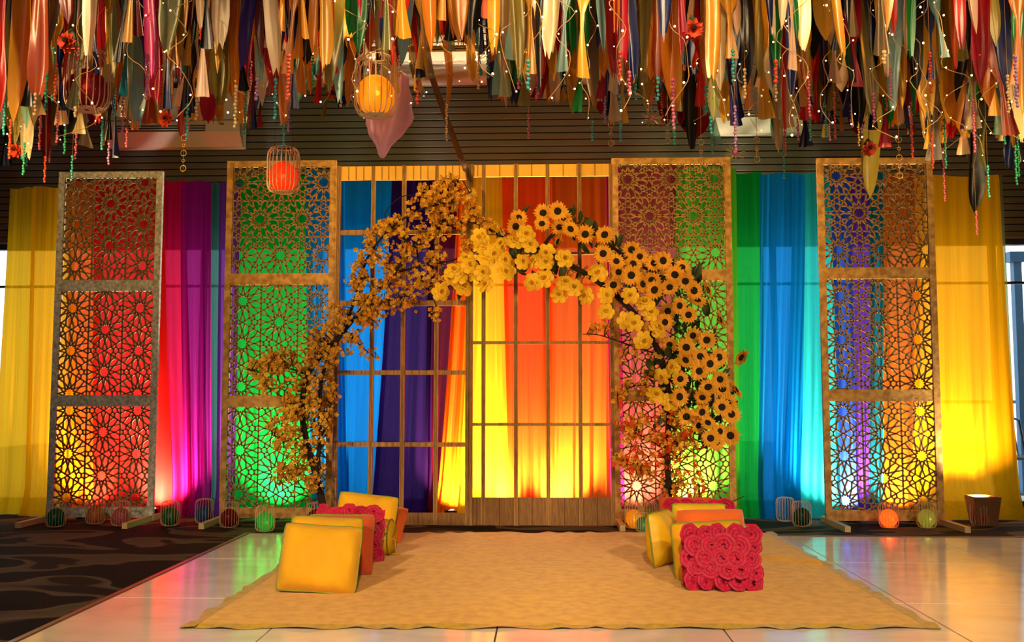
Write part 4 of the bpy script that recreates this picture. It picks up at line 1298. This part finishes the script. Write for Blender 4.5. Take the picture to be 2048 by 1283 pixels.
RIB = [ # x, width px, tip y, colour, kind
(8,30,210,'black','satin'),(20,26,200,'cream','lace'),(24,28,290,'olive','sheer'),(12,30,330,'black','sheer'),(48,30,270,'red','lace'),(50,26,312,'cream','lace'),(62,36,250,'pale teal','sheer'),(82,16,255,'teal','sheer'),
(105,34,150,'gold','satin'),(92,18,320,'dark red','satin'),(115,26,180,'red','satin'),(132,26,45,'dark red','satin'),(106,20,290,'olive','sheer'),(128,32,275,'black','sheer'),(160,34,150,'cream','sheer'),
(172,34,110,'peach','satin'),(172,42,292,'cream','lace'),(212,40,120,'gold','lace'),(190,22,230,'cream','satin'),(252,20,85,'gold','satin'),(262,30,222,'black','satin'),(228,28,312,'navy','satin'),(246,18,190,'teal','satin'),
(255,22,258,'olive','sheer'),(298,32,150,'hot pink','satin'),(294,20,172,'purple','satin'),(290,46,245,'rust','lace'),(318,24,130,'amber','satin'),(335,50,95,'sage','sheer'),(360,30,165,'teal','satin'),(378,16,130,'gold','satin'),
(370,30,220,'orange','lace'),(335,18,218,'navy','satin'),(368,24,285,'red','sheer'),(380,14,235,'black','satin'),(415,36,245,'crimson','lace'),(410,28,95,'black','satin'),(436,28,240,'gold','lace'),(447,26,95,'cream','sheer'),
(470,24,110,'peach','satin'),(490,30,130,'purple','satin'),(470,22,212,'amber','lace'),(496,22,232,'olive','sheer'),(395,22,190,'cream','sheer'),(318,20,210,'orange','lace'),
(525,24,115,'dark red','satin'),(550,32,145,'cream','sheer'),(565,18,245,'amber','sheer'),(575,24,62,'gold','satin'),(595,30,82,'navy','satin'),(582,24,132,'navy','satin'),(636,46,70,'black','satin'),(637,34,150,'teal','satin'),
(638,18,205,'red','lace'),(612,26,180,'gold','lace'),(594,16,215,'navy','sheer'),(580,24,212,'cream','sheer'),(660,22,170,'gold','satin'),(678,20,190,'olive','sheer'),(700,26,215,'amber','lace'),(706,28,70,'yellow','satin'),
(716,16,32,'crimson','satin'),(735,18,130,'cream','sheer'),(752,18,38,'black','satin'),(766,16,32,'crimson','satin'),(754,18,160,'dark red','satin'),(722,14,180,'taupe','sheer'),(772,22,100,'sage','sheer'),
(792,22,75,'gold','satin'),(812,34,76,'yellow','satin'),(836,18,160,'red','satin'),(840,18,180,'gold','satin'),(855,36,152,'taupe','lace'),(885,16,66,'red','satin'),(900,16,100,'sage','sheer'),(889,14,228,'amber','lace'),
(930,26,80,'olive','satin'),(925,26,28,'coral','satin'),(945,22,160,'gold','satin'),(960,18,105,'navy','satin'),(958,14,152,'teal','satin'),(976,30,32,'coral','satin'),(986,20,92,'sage','sheer'),(991,20,185,'red','satin'),
(1006,28,155,'peach','sheer'),(1012,22,112,'cream','lace'),(1035,28,120,'yellow','lace'),(1050,28,210,'olive','lace'),(1054,34,132,'gold','satin'),(1066,26,190,'peach','lace'),(1076,22,25,'cream','satin'),(1082,16,182,'black','satin'),
(1088,22,147,'red','satin'),(1102,34,105,'cream','satin'),(1098,20,195,'peach','satin'),(1118,28,136,'amber','satin'),(1122,26,200,'gold','lace'),(1148,26,102,'green','satin'),(1136,14,92,'olive','satin'),(1158,28,222,'green','satin'),
(1168,28,126,'red','satin'),(1186,24,210,'peach','sheer'),(1180,26,150,'gold','satin'),(1198,30,100,'blue violet','sheer'),(1207,22,200,'dark red','satin'),(1226,26,242,'cream','sheer'),(1238,38,125,'crimson','satin'),(1245,24,245,'gold','lace'),
(1216,14,95,'orange','satin'),(1262,24,152,'navy','satin'),(1278,36,126,'blue violet','satin'),(1290,26,216,'olive','sheer'),(1302,20,205,'orange','satin'),(1306,22,126,'cream','satin'),(1322,30,75,'navy','satin'),(1322,26,215,'rust','sheer'),
(1345,32,178,'taupe','sheer'),(1344,40,205,'orange','satin'),(1332,24,228,'black','satin'),(1364,20,222,'olive','sheer'),(1378,36,130,'red','lace'),(1394,58,276,'crimson','sheer'),(1387,20,296,'black','satin'),(1412,24,92,'taupe','lace'),
(1416,24,172,'amber','lace'),(1436,36,132,'cream','satin'),(1461,34,112,'gold','satin'),(1463,26,215,'cream','satin'),(1428,28,290,'pale teal','sheer'),(1488,38,172,'black','satin'),(1516,36,172,'black','satin'),(1490,22,205,'gold','lace'),
(1508,22,235,'grey','sheer'),(1468,24,252,'indigo','satin'),(1540,18,42,'crimson','satin'),(1562,22,62,'cream','satin'),(1556,24,132,'green','satin'),(1550,24,168,'navy','satin'),(1586,28,136,'peach','satin'),(1560,24,300,'cream','lace'),
(1575,16,262,'red','satin'),(1606,26,95,'gold','satin'),(1622,16,145,'green','lace'),(1650,42,82,'yellow','sheer'),(1681,34,112,'gold','satin'),(1612,28,292,'indigo','satin'),(1618,30,238,'red','satin'),(1650,30,246,'indigo','satin'),
(1664,24,218,'olive','sheer'),(1672,24,100,'black','satin'),(1712,42,172,'crimson','satin'),(1698,24,232,'navy','satin'),(1720,22,242,'pink','satin'),(1742,24,222,'olive','sheer'),(1765,32,108,'taupe','sheer'),(1741,50,395,'olive','satin'),
(1768,32,292,'crimson','satin'),(1790,36,252,'amber','lace'),(1776,24,162,'gold','lace'),(1812,38,162,'olive','sheer'),(1822,38,256,'indigo','satin'),(1836,28,222,'crimson','satin'),(1858,18,158,'navy','satin'),(1870,26,168,'taupe','sheer'),
(1866,38,318,'grey','lace'),(1884,24,346,'dark red','satin'),(1905,32,242,'gold','lace'),(1915,28,132,'orange','sheer'),(1930,24,258,'mauve','satin'),(1960,62,126,'pink','sheer'),(1976,42,345,'sage','sheer'),(1952,46,425,'black','sheer'),
(2004,34,268,'pale teal','sheer'),(2010,36,182,'navy','satin'),(2031,32,166,'amber','satin'),(2042,22,92,'green','satin'),(2036,26,322,'black','satin'),(2022,26,332,'navy','satin'),(1948,24,335,'grey','sheer')]
# the deeper rows of the canopy, mostly gold and amber
fill_cols = ['gold','amber','olive','cream','gold','sage','peach','taupe','navy','yellow','rust','pale teal','crimson','black','gold','amber','dark red']
for i in range(108):
    xx = 2048*(i+0.5)/108 + cr.uniform(-9, 9)
    side = abs(xx-930)/900
    lo, hi = 110+60*min(1,side), 190+100*min(1, side)
    if 845 < xx < 975: hi = 110; lo = 40
    RIB.append((xx, cr.uniform(24,38), cr.uniform(lo,hi), cr.choice(fill_cols), cr.choice(('satin','sheer','lace','lace'))))

def ribbon_mesh(Lm, wm, style, r):
    n, q = 16, 8
    ph = [r.uniform(0,6.28) for _ in range(6)]
    tw = r.uniform(-0.8, 0.8)
    m = MB()
    sway = r.uniform(-0.02, 0.02)
    rag = [r.uniform(-0.02, 0.02) for _ in range(q+1)]
    def prof(s):
        if style == 'spindle':
            return (0.78+0.22*math.sin(2.6*s+ph[5]))*(1 if s < 0.8 else max(0.05, math.cos((s-0.8)/0.2*PI/2)**0.7))
        if style == 'knot':
            a = 1 if s < 0.66 else max(0.12, 1-((s-0.66)/0.12)) if s < 0.78 else 0.12+0.6*(s-0.78)/0.22
            return (0.6+0.4*s)*a
        return (0.75+0.25*math.sin(3*s+ph[5]))*(1 if s < 0.9 else 1-0.5*(s-0.9)/0.1)
    def fn(u, s):
        a = 2*u-1
        w = wm/2*prof(s)
        x = a*w
        y = w*(0.5*(1-a*a) + 0.22*math.sin(3.2*a+ph[0]+2*s) + 0.07*math.sin(8*a+ph[1]-4*s) + 0.07*math.sin(13*s+4*a+ph[2]))
        th = tw*s+0.4*math.sin(2.2*s+ph[2])
        z = -Lm*s
        if s == 1 and style == 'strip': z += rag[int(round(u*q))]
        cx = sway*math.sin(PI*s)+0.008*math.sin(6*s+ph[3]); cy = 0.01*math.sin(5*s+ph[4])
        return (cx+x*math.cos(th)-y*math.sin(th), cy+x*math.sin(th)+y*math.cos(th), z)
    m.grid(fn, q, n)
    return m

ORD = ['first','second','third','fourth','fifth','sixth','seventh','eighth','ninth','tenth','eleventh','twelfth','thirteenth','fourteenth','fifteenth','sixteenth',
       'seventeenth','eighteenth','nineteenth','twentieth']
def ordinal(n):
    if n < 20: return ORD[n]
    t = {2:'twenty', 3:'thirty', 4:'forty'}[(n+1)//10]
    r_ = (n+1) % 10
    return (t+'-'+ORD[r_-1]) if r_ else {2:'twentieth',3:'thirtieth',4:'fortieth'}[(n+1)//10]
KW = {'satin':'satin', 'sheer':'sheer organza', 'lace':'crinkled lace'}
SPECIAL = {(1952,425):'long black sheer ribbon reaching lowest at the right before the golden curtain',
           (1741,395):'wide olive satin spindle ribbon hanging low before the rightmost screen',
           (298,150):'hot pink satin ribbon right of the dark red hanging lantern',
           (1394,276):'broad crimson sheer ribbon hanging low above the sunflower screen',
           (1960,126):'broad pink sheer ribbon high up near the right edge'}
items = []
for (x, w, yt, cn, kind) in RIB:
    d = ray(x, yt); tanv = (d.z/d.y)
    L0 = cr.uniform(0.5, 0.9)
    Y = (NETZ-L0-CAM.z)/tanv
    Y = max(2.45, min(5.0, Y))
    tip = P(x, yt, Y)
    items.append([x, w, yt, cn, kind, Y, tip])
items.sort(key=lambda t_: t_[0])
cnt = {}
tips = []
for x, w, yt, cn, kind, Y, tip in items:
    Lm = max(0.2, NETZ-tip.z)
    wm = w/FPX*Y*(1.45 if w < 40 else 1.25)
    style = cr.choice(('spindle','knot','knot','strip') if yt > 90 else ('spindle','knot','strip'))
    if yt > 340: style = 'spindle'
    me = ribbon_mesh(Lm, wm, style, cr).mesh('ribbon', rib_mat(cn, kind), True)
    o = link('ribbon', me, None, (tip.x, tip.y, NETZ))
    k = cnt.get((cn, kind), 0); cnt[cn, kind] = k+1
    lab = SPECIAL.get((x, yt)) or '%s %s %s ribbon from the left in the hanging canopy' % (ordinal(k), cn, KW[kind])
    tag(o, lab, 'ribbon', 'ribbons hanging in the canopy')
    tips.append((x, yt, Y, tip))
# the countless further ribbons deeper in the canopy, past the ones built singly
mass = MB(); mass_mats = [rib_mat(c_, k_) for c_ in ('gold','amber','olive','cream','red','taupe','navy','crimson','black','pale teal','peach','yellow','dark red','green') for k_ in ('satin','lace')]
for i in range(300):
    xx = cr.uniform(-20, 2068)
    side = min(1, abs(xx-930)/900)
    hi = 215+95*side
    if 850 < xx < 970: hi = 95
    yt = cr.uniform(60, hi)
    d = ray(xx, yt); Y = max(2.6, min(5.0, (NETZ-cr.uniform(0.45,0.8)-CAM.z)/(d.z/d.y)))
    tip = P(xx, yt, Y)
    rm = ribbon_mesh(max(0.2, NETZ-tip.z), cr.uniform(16,32)/FPX*Y*1.3, cr.choice(('spindle','knot','strip')), cr)
    mass.add([(v[0]+tip.x, v[1]+tip.y, v[2]+NETZ) for v in rm.v], rm.f, cr.randrange(len(mass_mats)))
tag(mass.build('ribbon_mass', mass_mats, None, True), 'dense mass of further coloured ribbons filling the canopy', 'ribbons', None, 'stuff')
# pink lace scarf beside the yellow lantern
pt0 = P(776, 66, 3.9); pb = P(770, 316, 3.9)
def scarf(u, s):
    w = (0.012+0.085*min(1, s*1.5)) if s < 0.72 else 0.097*(1-(s-0.72)/0.28)+0.004
    a = 2*u-1
    cx = (pb.x-pt0.x)*s + 0.012*math.sin(5*s) + (0.02 if s > 0.3 else 0)*math.sin(PI*s)
    return (cx+a*w+0.004*math.sin(40*s)*a, w*0.35*math.sin(6*a+4*s), (pb.z-pt0.z)*s)
o = MB().grid(scarf, 10, 30).build('lace_scarf', fabric('pink_lace', lin('f2b4ba'), 0.4, 0.06, 0.05), None, True, pt0)
tag(o, 'long pink lace scarf hanging beside the yellow lantern', 'scarf')
MB().tube([(0,0,0),(0,0,NETZ-pt0.z)], 0.006, 6).build('tie', rib_mat('mauve','satin'), o)

# bead strands
BC = {'pink':'d9607c','turquoise':'2fa89c','coral red':'d8401c','clear gold':'d8b070','emerald':'1f8a5a','lilac':'b07aa8'}
BMAT = {}
for k_, h_ in BC.items(): BMAT[k_] = principled('glass_bead_'+k_.replace(' ', '_'), lin(h_), rough=0.12, spec=0.8, noise=0.2, nscale=60)
pool = [t_ for t_ in tips if t_[1] > 100]
cr.shuffle(pool)
strands = []
for (x, yt, Y, tip) in pool[:92]:
    strands.append((x+cr.uniform(-5,5), yt-cr.uniform(0,60), yt+cr.uniform(18,62), Y-0.05, cr.choice(list(BC))))
for x, y0, y1, c in [(1057,228,278,'pink'),(1184,240,282,'turquoise'),(145,310,362,'turquoise'),(91,312,365,'coral red'),(218,285,330,'lilac'),(254,255,295,'pink'),(232,100,152,'turquoise'),
                     (1315,80,160,'coral red'),(205,240,300,'turquoise'),(1567,300,358,'emerald'),(1570,262,310,'coral red'),(1975,330,395,'turquoise'),(2030,290,370,'emerald'),(568,230,290,'turquoise')]:
    strands.append((x, y0, y1, 4.3, c))
strands.sort()
cnt = {}
for x, y0, y1, Y, c in strands:
    a = P(x, y0, Y); b = P(x, y1, Y)
    L = a.z-b.z
    n = max(4, int(L/0.0125))
    m = MB()
    for i in range(n):
        m.ball((0.002*math.sin(i*2.1), 0, -L*(i+0.5)/n), 0.0062 if i % 5 else 0.0075, 6, 4)
    t = thing('bead_strand', '', 'bead strand', a, 0, 'bead strands hanging among the ribbons')
    k = cnt.get(c, 0); cnt[c] = k+1
    t['label'] = '%s strand of %s beads from the left below the ribbons' % (ordinal(k), c)
    m.build('beads', BMAT[c], t, smooth=True)['kind'] = 'stuff'
    MB().tube([(0,0,NETZ-a.z),(0,0,-L)], 0.0009, 3).build('thread', M['cord'], t)

# fairy light strings
for i in range(49):
    x = 2048*(i+0.5)/49+cr.uniform(-16,16)
    Y = cr.uniform(2.7, 4.4)
    side = abs(x-930)/1000
    yend = cr.uniform(150, 215)+90*side
    a = P(x, 0, Y); b = P(x, yend, Y)
    t = thing('fairy_light_string', ordinal(i)+' warm fairy light string from the left edge', 'fairy lights', (b.x, b.y, NETZ), 0, 'fairy light strings in the canopy')
    L = NETZ-b.z
    n = max(5, int(L/0.06))
    pts = [Vector((cr.uniform(-0.05,0.05), cr.uniform(-0.05,0.05), -L*j/n)) for j in range(n+1)]
    pts[0] = Vector((0,0,0))
    MB().tube(smooth_path(pts, 3), 0.0013, 4).build('cord', M['cord'], t)
    bm = MB()
    for p in pts[1:]:
        d = Vector((cr.gauss(0,1), cr.gauss(0,1), cr.gauss(0,0.6))).normalized()*0.012
        bm.ball(p+d, cr.choice((0.0018,0.0024,0.003,0.0038)), 6, 4)
    bm.build('bulbs', M['bulb'], t)['kind'] = 'stuff'
    if i % 4 == 1:
        lp = bpy.data.lights.new('fairy_lamp', 'POINT'); lp.energy = CANOPY_W; lp.color = CANOPY_COL; lp.shadow_soft_size = 0.06
        lo = bpy.data.objects.new('lamp', lp); col.objects.link(lo); lo.parent = t; lo.location = (0, -0.12, -L*0.5)

# silk flowers tucked in the canopy
SF = []
for s in (1,2):
    r = random.Random(s); m = MB()
    for lay in range(3):
        for k in range(9):
            a = 2*PI*k/9+lay*0.35; L = 0.042*(1-0.25*lay)
            c, sn = math.cos(a), math.sin(a); w = 0.012
            m.add([(0,0,0.004*lay),(c*L*0.6-sn*w,sn*L*0.6+c*w,0.01+0.01*lay),(c*L,sn*L,0.004+0.014*lay),(c*L*0.6+sn*w,sn*L*0.6-c*w,0.01+0.01*lay)],[(0,1,2,3)])
    SF.append(m.mesh('petals', principled('silk_flower', lin('e0481a'), rough=0.7, noise=0.2)))
for x, y, Y, near in [(137,85,3.3,'above the dark red hanging lantern'),(333,238,4.3,'before the left air conditioner'),(32,300,4.6,'low at the far left'),(668,188,4.3,'left of the yellow lantern'),
                (1012,187,4.2,'above the right folding door'),(1738,297,4.6,'on the olive spindle ribbon'),(1385,60,3.2,'high among red ribbons right of centre'),(420,70,3.2,'among black ribbons above the green screen')]:
    p = P(x, y, Y-0.1)
    t = thing('silk_flower', 'orange red silk flower '+near, 'silk flower', p, 0, 'silk flowers in the canopy')
    o = link('petals', SF[x % 2], t); o.rotation_euler = face((cr.gauss(0,0.3),-1,cr.gauss(-0.2,0.3))).to_euler()
    MB().ball((0,-0.025,0), 0.010, 8, 5).build('heart', M['sun_disc'], t)
    for k in range(3):
        q = link('leaf', LM, t, (0,0.01,0)); q.rotation_euler = (1.4, 0, cr.uniform(0,6.28)); q.scale = (0.6,0.6,0.6)
    MB().tube([(0,0.01,0),(0.01,0.02,0.1),(0,0.02,NETZ-p.z)], 0.002, 4).build('stem', M['leaf'], t)
# dark green leaf spray near the centre
p = P(940, 38, 4.4)
t = thing('leaf_spray', 'dark green leaf spray hanging high at the centre of the canopy', 'leaf spray', p)
for k in range(16):
    q = link('leaf', LM, t, (cr.uniform(-0.06,0.06), cr.uniform(-0.04,0.04), cr.uniform(-0.05,0.03))); q.rotation_euler = (cr.uniform(0.8,2.2), 0, cr.uniform(0,6.28)); q.scale = (0.75,0.75,0.75)
MB().tube([(0,0,-0.04),(0,0,NETZ-p.z)], 0.003, 4).build('stem', M['leaf'], t)
# gilt ring charms
def torus(R, r, z, m, flip):
    pts = []
    for j in range(14):
        a = 2*PI*j/14
        pts.append((R*math.cos(a), 0, z+R*math.sin(a)) if flip else (0, R*math.cos(a), z+R*math.sin(a)))
    m.tube(pts, r, 5, closed=True)
for x, y0, y1, near in [(368,268,344,'before the left air conditioner'),(1402,275,350,'below the broad crimson ribbon'),(1513,270,328,'left of the blue curtain top'),(1797,270,360,'before the rightmost screen top'),(1222,240,295,'left of the sunflower screen top'),(1335,235,290,'above the sunflower screen')]:
    a = P(x, y0, 4.2); b = P(x, y1, 4.2)
    t = thing('ring_charm', 'gilt chain charm with rings '+near, 'charm', a, 0, 'gilt ring charms')
    L = a.z-b.z; n = max(3, int(L/0.035))
    for k in range(n):
        m = MB(); torus(0.013 if k % 2 == 0 else 0.007, 0.0016, -L*(k+0.5)/n, m, True); m.build('ring', M['gold_chain'], t, smooth=True)
    MB().tube([(0,0,NETZ-a.z),(0,0,-L)], 0.0012, 4).build('chain', M['gold_chain'], t)
for x, y, near in [(1402,58,'high left of the cream satin ribbon'),(1303,236,'above the sunflower screen'),(1470,305,'above the green curtain top')]:
    p = P(x, y, 3.9 if y > 100 else 3.2)
    t = thing('wire_flower_charm', 'gilt wire flower charm '+near, 'charm', p, 0, 'gilt wire flower charms')
    m = MB()
    for k in range(9):
        a = 2*PI*k/9
        m.tube([(0.012*math.cos(a),0,0.012*math.sin(a)),(0.036*math.cos(a-0.12),-0.004,0.036*math.sin(a-0.12)),(0.046*math.cos(a),-0.006,0.046*math.sin(a)),(0.036*math.cos(a+0.12),-0.004,0.036*math.sin(a+0.12)),(0.012*math.cos(a),0,0.012*math.sin(a))], 0.0012, 4)
    m.build('wire_petals', M['gold_chain'], t)
    MB().ball((0,-0.004,0), 0.011, 8, 6).build('bead', BMAT['clear gold'] if y < 100 else BMAT['pink'], t, smooth=True)
    MB().tube([(0,0.004,0),(0,0.004,NETZ-p.z)], 0.001, 4).build('thread', M['cord'], t)
